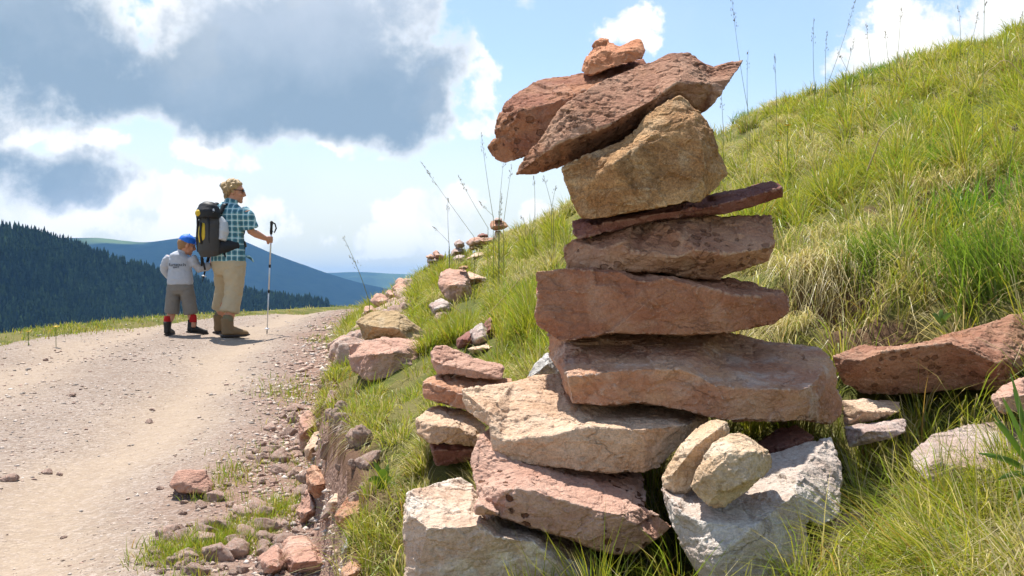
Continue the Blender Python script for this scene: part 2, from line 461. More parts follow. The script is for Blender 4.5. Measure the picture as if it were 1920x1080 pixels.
CG = 'stones of the tall cairn'
st = stone
st('stone', 'small orange red stone perched on the very top of the tall cairn', 'stone', 3, 2.70, .18,
   [(590,268,4),(625,185,6),(680,105,10),(700,97,12),(770,108,10),(800,130,9),(830,115,10),(900,92,12),(920,95,12),(940,155,8),(930,200,4),(800,232,1),(700,272,0),(640,288,1)],
   [[(650,205,1),(700,150,3),(790,160,2),(890,140,4)]], M['orange'], CG)
st('stone', 'dark red slab jutting out left near the cairn top, under the orange stone', 'stone', 3, 2.62, .42,
   [(98,672,10),(140,625,10),(132,580,8),(145,520,8),(190,430,10),(260,380,12),(350,335,16),(440,305,20),(530,300,22),(600,275,24),(760,240,26),(880,205,28),(930,197,30),(955,235,26),(900,300,10),(800,430,2),(600,560,0),(450,640,0),(330,700,2),(270,725,4),(190,752,8),(140,735,10)],
   [[(260,380),(272,472,0),(420,440,0),(560,390,0),(700,335,4)], [(272,472),(200,560,3),(140,640,9)]], M['redark'], CG)
st('stone', 'long tilted slab with pointed right end, leaning over the brown granular block', 'stone', 3, 2.50, .5,
   [(245,818,6),(290,730,6),(400,600,4),(430,540,4),(520,430,6),(640,350,10),(800,275,16),(1000,210,20),(1080,178,22),(1180,172,22),(1205,205,20),(1265,240,20),(1300,250,20),(1380,220,20),(1457,208,22),(1440,245,18),(1390,310,14),(1340,385,12),(1290,450,14),(1240,490,18),(1100,520,20),(900,600,22),(700,700,22),(500,768,16),(400,810,10),(320,818,8)],
   [[(245,818),(470,650,-1),(560,625,-1),(745,553,-1),(835,500,0),(960,430,2),(1100,330,4),(1205,205)], [(470,650),(570,530,1),(520,430)], [(1205,205),(1290,330,12),(1340,385)]], M['redpit'], CG)
st('stone', 'big brown granular block with a blunt peak in the upper half of the cairn', 'stone', 3, 2.42, .44,
   [(495,775,8),(505,850,8),(540,950,8),(575,1020,8),(600,1056,8),(720,1050,4),(800,1028,2),(1000,990,1),(1160,962,1),(1230,962,4),(1320,880,10),(1380,815,14),(1340,720,14),(1310,640,14),(1280,540,11),(1240,490,11),(1120,398,10),(1010,450,9),(940,500,9),(890,570,9),(800,640,9),(620,720,8)],
   [[(1120,398),(1180,520,3),(1240,640,1),(1262,800,2),(1230,962)], [(800,640),(765,760,0),(720,1050)], [(1180,520),(980,600,3),(765,760)]], M['brown'], CG)
st('stone', 'thin dark maroon slab rising to the right beneath the brown block', 'stone', 4, 2.55, .36,
   [(232,195,6),(320,180,14),(400,176,14),(520,150,14),(600,120,12),(680,100,12),(720,122,12),(760,105,20),(900,70,22),(1010,38,22),(1052,65,14),(1057,105,10),(960,130,6),(830,172,4),(740,172,2),(650,187,0),(560,192,0),(480,205,0),(350,245,0),(260,264,0),(235,240,2)],
   [[(232,195),(320,210,0),(520,178,-1),(660,152,-1),(740,145,-1),(900,108,2),(1050,65)]], M['maroon'], CG)
st('stone', 'rose brown boulder with a facetted ridge, under the thin maroon slab', 'stone', 4, 2.48, .46,
   [(200,300,12),(230,270,12),(330,250,14),(400,220,16),(520,185,18),(640,178,18),(720,170,18),(830,178,18),(1010,178,18),(1020,230,12),(1025,270,9),(1000,350,8),(890,390,8),(800,415,9),(700,415,9),(580,394,4),(480,386,3),(380,388,3),(330,380,4),(215,390,14),(203,340,13)],
   [[(520,185),(580,205,8),(650,240,3),(720,310,-1),(735,328,0),(700,415)], [(735,328),(850,325,1),(1000,300,4),(1025,270)], [(735,328),(640,335,0),(480,325,0),(350,310,3)], [(400,220),(430,280,1),(480,325)]], M['rose'], CG)
st('stone', 'long brick red slab amid the cairn with a stepped top edge', 'stone', 4, 2.42, .46,
   [(88,392,2),(200,380,4),(350,378,12),(420,382,18),(480,386,20),(640,408,24),(700,423,26),(850,418,30),(940,438,30),(958,458,26),(1060,470,10),(1078,490,8),(1075,550,6),(1020,597,5),(960,606,4),(800,638,1),(600,638,0),(400,628,0),(330,644,0),(250,660,0),(180,660,0),(150,640,1),(95,600,2),(90,560,2),(100,500,2)],
   [[(200,380),(420,392,1),(480,425,0),(540,432,-1),(600,415,-1),(700,442,-1),(800,466,0),(850,486,0),(960,490,3),(1060,470)]], M['red'], CG)
st('stone', 'widest slab of the cairn, rose top with chalky edge, below the brick red slab', 'stone', 4, 2.34, .54,
   [(145,630,34),(300,622,36),(500,612,40),(820,612,42),(940,655,40),(1130,678,34),(1200,690,30),(1240,725,26),(1262,770,22),(1265,850,18),(1288,890,20),(1286,945,22),(1235,985,14),(1130,975,2),(1100,972,1),(830,972,0),(700,942,0),(590,917,0),(480,902,0),(350,911,0),(235,907,1),(190,800,12),(145,720,32)],
   [[(300,622),(205,662,26),(208,780,4),(215,802,0),(350,785,-1),(500,770,-1),(650,770,-1),(730,800,-1),(780,830,-1),(960,850,0),(1130,850,0),(1160,840,1),(1200,795,10),(1262,770)], [(215,802),(235,907)], [(1130,850),(1130,975)]], M['rosetan'], CG)
st('stone', 'broad pale tan slab sticking out left in the lower part of the cairn', 'stone', 5, 2.25, .52,
   [(270,195,14),(480,157,26),(560,137,32),(650,130,36),(760,150,42),(1000,230,42),(1250,296,26),(1258,312,24),(1190,400,14),(1130,430,10),(1060,500,6),(1000,524,2),(850,524,0),(700,510,0),(560,494,0),(470,476,0),(400,444,1),(385,380,2),(380,338,4),(290,280,12),(272,235,14)],
   [[(270,195),(375,285,4),(389,378,1),(430,396,0),(640,376,-1),(730,347,0),(1000,351,0),(1150,337,6),(1250,296)]], M['tan'], CG)
st('stone', 'pink slab with dark rusty pits on its front, under the pale tan slab', 'stone', 5, 2.10, .5,
   [(300,480,14),(335,370,20),(380,345,24),(600,440,30),(990,530,30),(1003,590,24),(1000,665,10),(1060,700,6),(1110,742,6),(1050,792,6),(960,852,4),(870,852,2),(800,832,1),(700,782,0),(560,742,0),(430,706,0),(350,652,4),(325,575,9)],
   [[(430,706),(443,592,0),(470,490,12),(600,440)], [(443,592),(560,595,-1),(680,640,-1),(800,672,0),(900,692,0),(1000,665)]], M['pinkpit'], CG)
st('boulder', 'large cream white block at the lower left foot of the cairn', 'stone', 5, 2.06, .5,
   [(45,612,10),(80,590,16),(170,570,26),(260,545,34),(310,570,36),(345,620,34),(480,690,36),(700,750,36),(780,850,24),(830,940,10),(830,1040,6),(60,1040,2),(40,900,4),(33,760,6)],
   [[(45,612),(60,690,3),(130,745,0),(200,745,0),(300,738,0),(345,722,0),(400,782,0),(560,800,2),(780,850)], [(130,745),(60,1040)]], M['cream'], CG)
st('stone', 'tiny wedge stone jammed between the cream block and the pitted pink slab', 'stone', 5, 2.05, .1,
   [(315,660,2),(335,618,8),(380,635,8),(422,680,4),(415,702,2),(320,692,1)], [[(330,650,0),(400,680,0)]], M['pink'], CG)
st('stone', 'small pale stone half hidden in grass at the bottom edge right of the cream block', 'stone', 5, 2.08, .2,
   [(585,940,3),(620,905,3),(680,878,5),(750,872,8),(790,930,6),(800,1040,4),(590,1040,2)], [[(620,905),(690,930,0),(790,930)]], M['greypink'], CG)
st('stone', 'slim tan cobble leaning against the slab, behind the rounder cobble', 'stone', 5, 2.08, .16,
   [(1068,550,4),(1090,500,5),(1150,410,6),(1230,330,8),(1280,312,9),(1330,323,9),(1338,375,8),(1290,420,5),(1250,480,3),(1200,560,2),(1180,600,2),(1120,618,2),(1080,590,3)],
   [[(1110,530,0),(1200,420,0),(1300,345,3)]], M['cobble'], CG)
st('stone', 'rounded tan cobble lying on the white sloping rock', 'stone', 5, 1.92, .18,
   [(1185,580,5),(1200,530,5),(1270,410,6),(1330,370,9),(1380,363,10),(1440,395,10),(1500,440,9),(1512,500,8),(1480,540,6),(1400,600,4),(1320,660,4),(1250,662,4),(1210,622,4)],
   [[(1200,530),(1270,520,0),(1340,450,1),(1440,440,3),(1500,440)], [(1270,520),(1290,610,0),(1400,560,0)]], M['cobble'], CG)
st('boulder', 'big white rock with sloping pink top and rough grey side, right foot of the cairn', 'stone', 5, 1.90, .54,
   [(1060,585,20),(1095,560,30),(1200,540,36),(1400,490,40),(1640,405,44),(1745,383,44),(1782,470,36),(1790,560,30),(1772,680,22),(1740,725,18),(1700,735,16),(1660,712,16),(1645,740,14),(1655,800,12),(1662,850,10),(1620,920,6),(1600,1040,4),(1270,1040,0),(1215,940,4),(1160,835,8),(1110,745,12)],
   [[(1060,585),(1130,655,10),(1150,690,8),(1220,720,4),(1245,800,2),(1255,850,0),(1272,890,-1),(1270,1040)], [(1272,890),(1430,745,2),(1600,610,14),(1615,525,22),(1745,383)]], M['white'], CG)
st('boulder', 'long reddish rock with dark hollow front in the grass at the right edge', 'stone', 7, 2.75, .36,
   [(335,222,6),(440,186,14),(620,186,18),(700,172,20),(800,140,22),(960,90,24),(1040,66,26),(1110,60,26),(1150,200,16),(1080,270,8),(990,357,4),(870,350,6),(700,367,8),(560,372,8),(450,367,8),(378,330,6),(345,260,5)],
   [[(335,222),(440,242,0),(530,207,-1),(700,183,-1),(790,172,-1),(850,192,-1),(970,250,-2),(1150,200)], [(790,172),(800,140)], [(970,250),(990,357)]], M['redpit'])
st('stone', 'small reddish stone cut off by the right edge under the long reddish rock', 'stone', 7, 2.5, .2,
   [(955,385,4),(1000,340,8),(1090,300,10),(1180,330,10),(1170,440,4),(1000,450,1)], [[(955,385),(1010,380,0),(1180,360,2)]], M['pink'])
st('flat_stone', 'flat grey pink rock lying in the grass at the lower right, behind the long blades', 'stone', 7, 2.3, .4,
   [(640,605,16),(720,532,26),(900,482,34),(1000,474,36),(1090,500,34),(1110,640,16),(1040,690,8),(900,722,3),(700,715,4),(650,660,8)],
   [[(640,605),(720,640,6),(900,660,2),(1110,640)]], M['greypink'])
st('stone', 'upper of two pale flat stones just right of the widest slab', 'stone', 7, 2.62, .22,
   [(375,398,6),(470,390,12),(600,400,14),(600,440,8),(520,470,4),(385,490,4)], [[(375,398),(460,440,0),(600,440)]], M['tan'])
st('stone', 'lower of two pale flat stones just right of the widest slab', 'stone', 7, 2.5, .22,
   [(380,500,8),(470,480,14),(620,470,16),(625,515,8),(560,545,4),(400,575,3)], [[(380,500),(470,515,0),(625,515)]], M['greypink'])
st('stone', 'dark red stone in the shade under the right end of the widest slab', 'stone', 7, 2.42, .3,
   [(40,565,8),(110,515,12),(190,490,16),(260,540,12),(230,600,8),(90,630,4)], [[(110,515),(130,580,0),(260,540)]], M['maroon'])
st('stone', 'reddish stone in shade behind the white rock, mostly covered by long grass', 'stone', 7, 2.06, .35,
   [(180,1120,6),(240,960,14),(350,850,24),(440,812,28),(462,850,26),(430,1000,16),(400,1120,8)], [[(240,960),(320,960,4),(462,850)]], M['pink'])
st('stone', 'speckled grey stone peeking out behind the left end of the widest slab', 'stone', 5, 2.95, .25,
   [(530,146,4),(560,100,6),(610,52,8),(660,70,8),(665,140,5)], [[(545,140,0),(610,90,1)]], M['speck'])

SG = 'stones of the small stack left of the cairn'
st('stone', 'pink wedge on top of the three stone stack left of the cairn', 'stone', 6, 2.95, .22,
   [(692,240,5),(715,218,7),(750,212,9),(800,232,9),(862,265,9),(968,298,6),(962,342,2),(860,339,0),(790,330,0),(720,325,1),(700,295,2)], [[(715,218),(700,270,1),(740,285,0),(860,310,0),(968,298)]], M['pink'], SG)
st('stone', 'orange pink slab in the middle of the three stone stack left of the cairn', 'stone', 6, 2.9, .28,
   [(660,350,4),(690,332,8),(720,325,9),(860,335,12),(1000,338,14),(1010,362,10),(900,425,4),(830,460,0),(740,435,0),(668,414,2)], [[(720,325),(730,370,0),(830,400,-1),(1010,362)]], M['rosetan'], SG)
st('stone', 'pale tan block at the bottom of the three stone stack left of the cairn', 'stone', 6, 2.8, .3,
   [(640,490,6),(680,460,12),(720,438,18),(850,465,20),(905,516,14),(895,575,4),(870,594,2),(770,584,0),(690,578,0),(645,545,3)], [[(640,490),(700,515,0),(800,522,-1),(905,516)]], M['tan'], SG)
st('stone', 'shaded stone in the grass directly under the pale tan block', 'stone', 6, 2.86, .2,
   [(690,575,4),(760,570,8),(860,585,8),(860,650,3),(720,660,3)], [[(700,610,0),(850,610,0)]], M['maroon'], SG)
st('stone', 'ochre brown stone balanced on the pink block at the road edge', 'stone', 6, 5.0, .42,
   [(415,125,5),(440,105,7),(470,88,9),(520,80,10),(580,88,10),(610,115,9),(640,140,9),(680,172,8),(678,210,6),(640,218,4),(610,194,2),(520,184,2),(445,194,3)], [[(415,125),(480,145,0),(570,152,0),(610,115)], [(570,152),(610,194)]], M['ochre'], None, .86, .02)
st('boulder', 'large pink block carrying the ochre stone at the road edge', 'stone', 6, 4.95, .5,
   [(383,212,7),(440,197,9),(520,188,12),(640,190,12),(680,215,10),(690,290,6),(640,350,3),(560,335,0),(470,346,0),(400,312,5),(388,260,6)], [[(440,197),(480,250,0),(470,346)], [(480,250),(560,240,-1),(640,190)], [(560,240),(545,300,0),(560,335)]], M['pink'], None, .86, .02)
st('stone', 'dark left one of three stones huddled in the grass above the small stack', 'stone', 6, 5.2, .22, [(793,195),(830,165),(858,158),(852,205),(815,234),(797,228)], (), M['maroon'])
st('stone', 'light grey middle one of three stones huddled in the grass above the small stack', 'stone', 6, 5.15, .2, [(848,165),(885,138),(908,165),(914,215),(882,224),(855,208)], (), M['greypink'])
st('stone', 'dark right one of three stones huddled in the grass above the small stack', 'stone', 6, 5.35, .2, [(890,140),(920,110),(938,150),(932,192),(905,188)], (), M['maroon'])
st('flat_stone', 'pale flat stone in front of the three huddled stones', 'stone', 6, 5.05, .2, [(830,228),(900,210),(948,212),(930,242),(850,248)], (), M['tan'])
st('boulder', 'cube like pink boulder half way up the grassy bank', 'stone', 8, 7.0, .5,
   [(575,480,3),(590,430,6),(600,415,8),(640,393,11),(740,400,11),(752,420,8),(778,500,6),(774,580,4),(700,595,1),(640,575,0),(600,540,1)], [[(575,480),(640,490,0),(735,487,-1),(778,500)], [(740,400),(735,487),(700,595)]], M['pink'], None, .86, .03)
st('stone', 'tiny stone resting on the cube like pink boulder', 'stone', 8, 7.15, .15, [(690,392),(715,372),(760,370),(768,395),(740,408)], (), M['brown'])
st('flat_stone', 'pale tan slab leaning right behind the cube like boulder', 'stone', 8, 7.35, .3, [(735,440),(760,412),(815,430),(868,450),(862,472),(800,480),(760,490)], (), M['tan'])
st('stone', 'pale grey stone in the grass left below the cube like boulder', 'stone', 8, 6.3, .3, [(522,608),(560,585),(600,575),(655,600),(645,655),(595,698),(545,672)], (), M['greypink'])
RG = 'red rocks heaped along the far road edge'
for lab, D, ol in [('lowest left rock of the red heap at the far road edge', 9.5, [(128,645),(140,610),(170,605),(215,640),(218,672),(140,675)]),
                   ('long slanting slab at the front of the red heap at the far road edge', 10, [(172,585),(215,540),(250,545),(322,610),(312,636),(240,634),(205,610)]),
                   ('narrow tilted rock in the middle of the red heap at the far road edge', 10.6, [(262,530),(290,516),(350,565),(340,582),(290,580)]),
                   ('broad rock behind the tilted one in the red heap at the far road edge', 11.5, [(298,512),(335,480),(372,488),(414,520),(385,545),(330,540)]),
                   ('shaded rock at the right end of the red heap at the far road edge', 10.4, [(335,575),(370,550),(414,560),(408,588),(360,610)]),
                   ('topmost rock of the red heap at the far road edge', 12, [(326,475),(345,452),(388,465),(400,500),(350,505)])]:
    st('stone', lab, 'stone', 8, D, .45, ol, (), M['pink'], RG, voxel=.016)
HG = 'small cairn stones on the far crest'
for lab, D, ol, mt in [('left flat pink stone crowning the leftmost crest stack', 13, [(498,320),(540,298),(558,330),(520,336)], 'pink'),
                   ('slanted pink stone crowning the leftmost crest stack on its right', 13, [(540,300),(565,278),(614,326),(600,338),(555,328)], 'pink'),
                   ('flat middle stone of the leftmost crest stack', 13, [(512,335),(594,335),(575,358),(518,355)], 'greypink'),
                   ('bottom stone of the leftmost crest stack', 13, [(510,353),(565,355),(555,390),(512,388)], 'greypink'),
                   ('upper stone of the two stone stack on the crest', 12.5, [(673,245),(705,215),(740,240),(728,272),(685,270)], 'greypink'),
                   ('lower stone of the two stone stack on the crest', 12.5, [(653,290),(670,266),(732,270),(738,300),(690,318),(656,316)], 'greypink'),
                   ('long flat slab on the crest left of the mushroom cairn', 12, [(740,240),(770,212),(850,203),(922,208),(917,242),(850,254),(760,256)], 'pink'),
                   ('small dark stone sitting on the long crest slab', 12.1, [(808,197),(835,177),(872,184),(875,206),(815,208)], 'maroon'),
                   ('low stone under the long crest slab', 12, [(758,255),(850,250),(842,282),(765,284)], 'brown'),
                   ('little cap stone of the mushroom shaped crest cairn', 12, [(903,104),(920,86),(955,93),(963,110),(910,114)], 'greypink'),
                   ('wide overhanging stone of the mushroom shaped crest cairn', 12, [(884,130),(895,108),(960,105),(1000,135),(960,162),(925,168),(890,157)], 'rose'),
                   ('upright pillar stone of the mushroom shaped crest cairn', 12, [(903,205),(914,163),(950,163),(985,210),(1022,250),(960,258),(908,255)], 'greypink'),
                   ('round dark stone right of the mushroom shaped crest cairn', 12, [(983,200),(1005,163),(1040,158),(1062,185),(1052,218),(1010,226)], 'brown'),
                   ('pale slab at the right end of the crest stones', 12.2, [(1015,245),(1060,205),(1115,193),(1105,228),(1040,256)], 'greypink'),
                   ('pale flat slab lying below the long crest slab', 11, [(735,338),(790,295),(872,288),(862,318),(790,350)], 'tan'),
                   ('largest pale slab lying flat in the grass below the mushroom cairn', 10.8, [(825,374),(900,320),(985,298),(962,335),(900,382)], 'tan'),
                   ('narrow pale slab lying just under the mushroom cairn', 11.3, [(848,302),(920,278),(965,272),(935,304)], 'pink'),
                   ('small grey stone in the grass below the two stone stack', 11.5, [(662,332),(700,313),(738,320),(722,350),(680,350)], 'greypink')]:
    st('stone', lab, 'stone', 8, D, .32, ol, (), M[mt], HG, voxel=.014)
for nm, lab, D, Tk, ol, mt in [('stone', 'tall pink stone bedded upright in the bank under the soil overhang', 4.85, .3, [(198,480),(240,455),(278,470),(294,530),(262,565),(213,620),(203,560)], 'pink'),
                   ('stone', 'tan stone bedded in the bank just below the tall pink one', 4.65, .3, [(222,605),(262,540),(294,535),(290,605),(264,648),(228,648)], 'tan'),
                   ('stone', 'brown stone bedded in the middle of the bank face below the overhang', 4.15, .3, [(226,700),(250,662),(330,700),(340,806),(290,806),(236,765)], 'rose'),
                   ('boulder', 'knobbly red boulder at the foot of the bank left of the cream block', 3.6, .35, [(332,852),(385,778),(450,762),(480,830),(470,915),(400,915),(338,890)], 'red'),
                   ('stone', 'flat pink stone on the ground against the bank foot', 3.95, .3, [(185,832),(235,756),(295,820),(290,870),(205,900)], 'pink'),
                   ('boulder', 'broad pink rock at the bottom edge beside the road', 3.1, .4, [(116,980),(160,933),(228,928),(304,1010),(335,1080),(320,1150),(130,1150)], 'pink'),
                   ('stone', 'narrow pink rock at the bottom edge, left neighbour of the broad one', 3.15, .25, [(52,1012),(120,958),(144,1060),(134,1120),(80,1110)], 'pink'),
                   ('stone', 'small tan stone lodged above the knobbly red boulder', 3.75, .15, [(308,805),(340,773),(372,790),(354,835),(318,835)], 'tan'),
                   ('stone', 'pale pink stone at the bottom edge under the grass tips', 2.85, .2, [(356,1052),(400,1018),(444,1040),(434,1130),(362,1130)], 'rosetan'),
                   ('stone', 'small dark grey stone at the bank foot below the red boulder', 3.2, .12, [(362,968),(385,928),(402,960),(397,1004),(358,1004)], 'speck')]:
    cx_, cy_ = 460+sum(q[0] for q in ol)/len(ol)/2, 540+sum(q[1] for q in ol)/len(ol)/2
    D = min(ray_ground(min(cx_, 800), min(cy_, 1078))[1]-.08-Tk*.2, D+.3)
    st(nm, lab, 'stone', 6, D, Tk, ol, (), M[mt])
st('stone', 'flat topped pink stone lying alone on the gravel road', 'stone', 0, 4.15, .3,
   [(320,914,3),(324,900,5),(334,886,7),(360,884,8),(386,884,9),(400,908,6),(398,918,4),(384,923,1),(345,920,1)], [[(334,886),(340,905,1),(386,884)]], M['pink'])

# library of small loose stones
LIB = []
for k in range(8):
    q = rng.normal(size=(16, 3)); q /= np.linalg.norm(q, axis=1)[:, None]
    q *= np.array([.5, .38+.08*rng.random(), .24+.14*rng.random()])*(1+.25*rng.random((16, 1)))
    import bmesh
    bm = bmesh.new()
    for v in q: bm.verts.new(v)
    r_ = bmesh.ops.convex_hull(bm, input=bm.verts)
    bmesh.ops.delete(bm, geom=[g for g in r_['geom_interior'] if isinstance(g, bmesh.types.BMVert)], context='VERTS')
    me = bpy.data.meshes.new('loose_stone'); bm.to_mesh(me); bm.free()
    me = dense(me, .045); me.name = 'loose_stone'
    roughen(me, 1.0, 60+k, 4.2); me.materials.clear(); me.materials.append(M['lib'])
    LIB.append(me)

def loose(px, py, size, label, group, sink=.12):
    # where the ray through this pixel meets the ground
    Y = np.linspace(1.6, 24, 900); x = (px-960)/F*Y; z = ZC+(540-py)/F*Y
    t = terrain(x, Y)
    hit = np.nonzero(z < t)[0]
    if len(hit) == 0: return
    i = hit[0]
    o = bpy.data.objects.new('loose_stone', random.choice(LIB))
    s_ = size*random.uniform(.8, 1.2)
    o.scale = (s_*random.uniform(.85, 1.25), s_*random.uniform(.8, 1.1), s_*random.uniform(.8, 1.3))
    o.location = (x[i], Y[i], t[i]+s_*.12*(1-sink*3))
    o.rotation_euler = (random.uniform(-.3, .3), random.uniform(-.3, .3), random.uniform(0, 6.28))
    tag(link(o), label, 'stone', group)
for k in range(190):
    t = random.random()**1.3
    py = 1078-t*310
    right = np.interp(py, [760, 800, 860, 900, 1000, 1080], [590, 565, 575, 590, 560, 520])
    left = np.interp(py, [760, 860, 900, 950, 1080], [545, 460, 400, 330, 270])
    px = right-(right-left)*random.random()**1.25
    loose(px, py, .03+.085*random.random()**2.4, 'small pink or pale stone lying loose in the rubble between road and bank', 'loose rubble stones along the bank')
for px, py, s_ in [(88,888,.05),(112,893,.05),(18,903,.07),(86,677,.06),(135,744,.06),(300,920,.05),(535,660,.05),(580,690,.05),(280,795,.05),(285,770,.04),(120,1010,.03),(455,735,.05)]:
    loose(px, py, s_, 'single small stone lying out on the open gravel track', 'single stones on the track')
for px, py, s_ in [(760,690,.08),(965,610,.1),(985,540,.12),(830,600,.1),(720,600,.16),(705,640,.1),(870,560,.12),(1470,800,.08),(1010,470,.12)]:
    loose(px, py, s_, 'small stone half sunk in the grass of the bank', 'stones half sunk in the bank grass')

for k in range(80):
    t = random.random()
    px = 655+t*115+random.gauss(0, 12); py = 668-t*118+random.gauss(0, 9)
    loose(px, py, random.uniform(.1, .26), 'reddish stone tumbled in the rubble along the far road edge', 'rubble along the far road edge', .05)

for k in range(60):
    Yb = random.uniform(2.7, 5.6); xb = float(np.interp(Yb, RE[:, 1], RE[:, 0]))+random.uniform(-.03, .10)
    o = bpy.data.objects.new('loose_stone', random.choice(LIB)); s_ = random.uniform(.03, .12)*random.uniform(.5, 1)
    zb = T1(xb, Yb); o.location = (xb, Yb, zb+random.uniform(-.02, .015)); o.scale = (s_, s_, s_*.8); o.rotation_euler = (random.uniform(0, 3), random.uniform(0, 3), random.uniform(0, 6))
    tag(link(o), 'stone sticking out of the bare reddish soil of the bank', 'stone', 'stones stuck in the bank soil')
def gravel():
    n = 90000
    y = 2.6*(21/2.6)**(rng.random(n)**1.15); x = rng.uniform(-.56, .1, n)*y
    s = sdist(x, y, RE); l = -sdist(x, y, LE)
    w = fbm(np.stack([x, y, 0*x], 1)*1.1, 3, 77)
    dens = np.clip(.24+.45*w+.75*sstep(-.9, -.1, s), .04, 1)*(1-.75*np.exp(-((s+1.05)/.3)**2))
    k = (s < .0) & (l < .1) & (rng.random(n) < dens)
    x, y, s = x[k], y[k], s[k]; n = len(x)
    z = terrain(x, y)
    sz = (.0025+.009*rng.random(n)**7)*(1+.9*sstep(-.7, -.1, s))*np.clip(y/4.2, .8, 2.0)
    base = np.array([(1, 0, 0), (0, 1, 0), (-1, 0, 0), (0, -1, 0), (.1, .1, .8), (-.1, 0, -.8), ], float)
    ver = base[None]*(1+.5*(rng.random((n, 6, 1))-.5))*sz[:, None, None]*np.array([1.25, .9, .75])
    ver += (rng.random((n, 6, 3))-.5)*sz[:, None, None]*.6
    a = rng.random(n)*6.28; c_, s_ = np.cos(a)[:, None], np.sin(a)[:, None]
    vx = ver[:, :, 0]*c_-ver[:, :, 1]*s_; vy = ver[:, :, 0]*s_+ver[:, :, 1]*c_
    ver = np.stack([vx+x[:, None], vy+y[:, None], ver[:, :, 2]+(z+sz*.05)[:, None]], -1)
    tri = np.array([(0,1,4),(1,2,4),(2,3,4),(3,0,4),(1,0,5),(2,1,5),(3,2,5),(0,3,5)])
    f = (np.arange(n)[:, None, None]*6+tri[None]).reshape(-1, 3)
    me = mesh_np('road_gravel', ver.reshape(-1, 3), f)
    pal = np.array([(.40, .29, .23), (.46, .36, .29), (.36, .24, .19), (.54, .46, .40), (.33, .28, .24), (.44, .34, .26)])
    c = pal[rng.integers(0, 6, n)]*(.8+.4*rng.random((n, 1)))
    add_col(me, np.repeat(c, 6, 0))
    m = bpy.data.materials.new('gravel_pebbles'); g = N(m)
    at = g.n('ShaderNodeAttribute', attribute_name='gc').outputs['Color']
    b = g.n('ShaderNodeBsdfPrincipled', ins={'Base Color': at, 'Roughness': .9, 'Specular IOR Level': .2}); g.out(b.outputs[0])
    tag(obj('road_gravel', me, m), kind='stuff')
gravel()

# ------------------------------------------------------------------ grass and plants
def grass_mat(name='grass_blades', transl=.45):
    m = bpy.data.materials.new(name); g = N(m)
    at = g.n('ShaderNodeAttribute', attribute_name='gc').outputs['Color']
    b = g.n('ShaderNodeBsdfPrincipled', ins={'Base Color': at, 'Roughness': .42, 'Specular IOR Level': .45})
    t = g.n('ShaderNodeBsdfTranslucent', ins={'Color': g.mix(1.0, at, (1.0, 1.0, .62), 'MULTIPLY')})
    g.out(g.n('ShaderNodeMixShader', ins={0: transl, 1: b.outputs[0], 2: t.outputs[0]}).outputs[0])
    return m
GM = grass_mat()

def blades(root, L, W, lean, droop, c0, c1, ts=(0, .3, .65, 1.0), face=None):
    """arrays -> (verts, [faces], colours) of tapering curved blades"""
    n = len(root); K = len(ts)
    a = rng.random(n)*6.283 if face is None else face
    side = np.stack([np.cos(a), np.sin(a), np.zeros(n)], 1)
    hz = np.sqrt(np.clip(1-(lean**2).sum(1), .08, 1))
    vs, cs = [], []
    for k, t in enumerate(ts):
        p = root.copy()
        p[:, :2] += lean*(L*t**1.55)[:, None]
        p[:, 2] += L*(t*hz-droop*t**2.4)
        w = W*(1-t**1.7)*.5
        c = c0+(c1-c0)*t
        if k < K-1:
            vs += [p-side*w[:, None], p+side*w[:, None]]; cs += [c, c]
        else:
            vs.append(p); cs.append(c)
    m = 2*(K-1)+1
    V = np.stack(vs, 1).reshape(-1, 3); C = np.stack(cs, 1).reshape(-1, 3)
    i = np.arange(n)[:, None]*m
    q = [i+np.array([[2*k, 2*k+1, 2*k+3, 2*k+2]]) for k in range(K-2)]
    t_ = i+np.array([[2*(K-2), 2*(K-2)+1, 2*(K-1)]])
    return V, [np.concatenate(q), t_], C

GREEN = np.array((.165, .235, .022)); YEL = np.array((.46, .43, .05)); STRAW = np.array((.66, .56, .30)); FRESH = np.array((.21, .31, .03)); RUST = np.array((.36, .22, .06))
def grass_cols(n, dry, fresh=.2):
    u = rng.random(n)[:, None]; v = rng.random(n)
    c = GREEN+(YEL-GREEN)*u
    c = np.where((v < fresh)[:, None], FRESH*(.8+.5*u), c)
    d = rng.random(n) < dry
    c = np.where(d[:, None], STRAW*(.65+.55*u), c)
    c = np.where((rng.random(n) < .05)[:, None], RUST, c)
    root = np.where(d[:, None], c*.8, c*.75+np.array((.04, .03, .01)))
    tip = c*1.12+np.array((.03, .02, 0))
    return root, tip

def in_stone(x, y, z):
    k = np.zeros(len(x), bool)
    for x0, x1, y0, y1, zb in FOOT:
        cx, cy, hx, hy = (x0+x1)/2, (y0+y1)/2, (x1-x0)/2*.76, (y1-y0)/2*.78
        k |= (((x-cx)/hx)**4+((y-cy)/hy)**4 < 1) & (z > zb-.10)
    return k

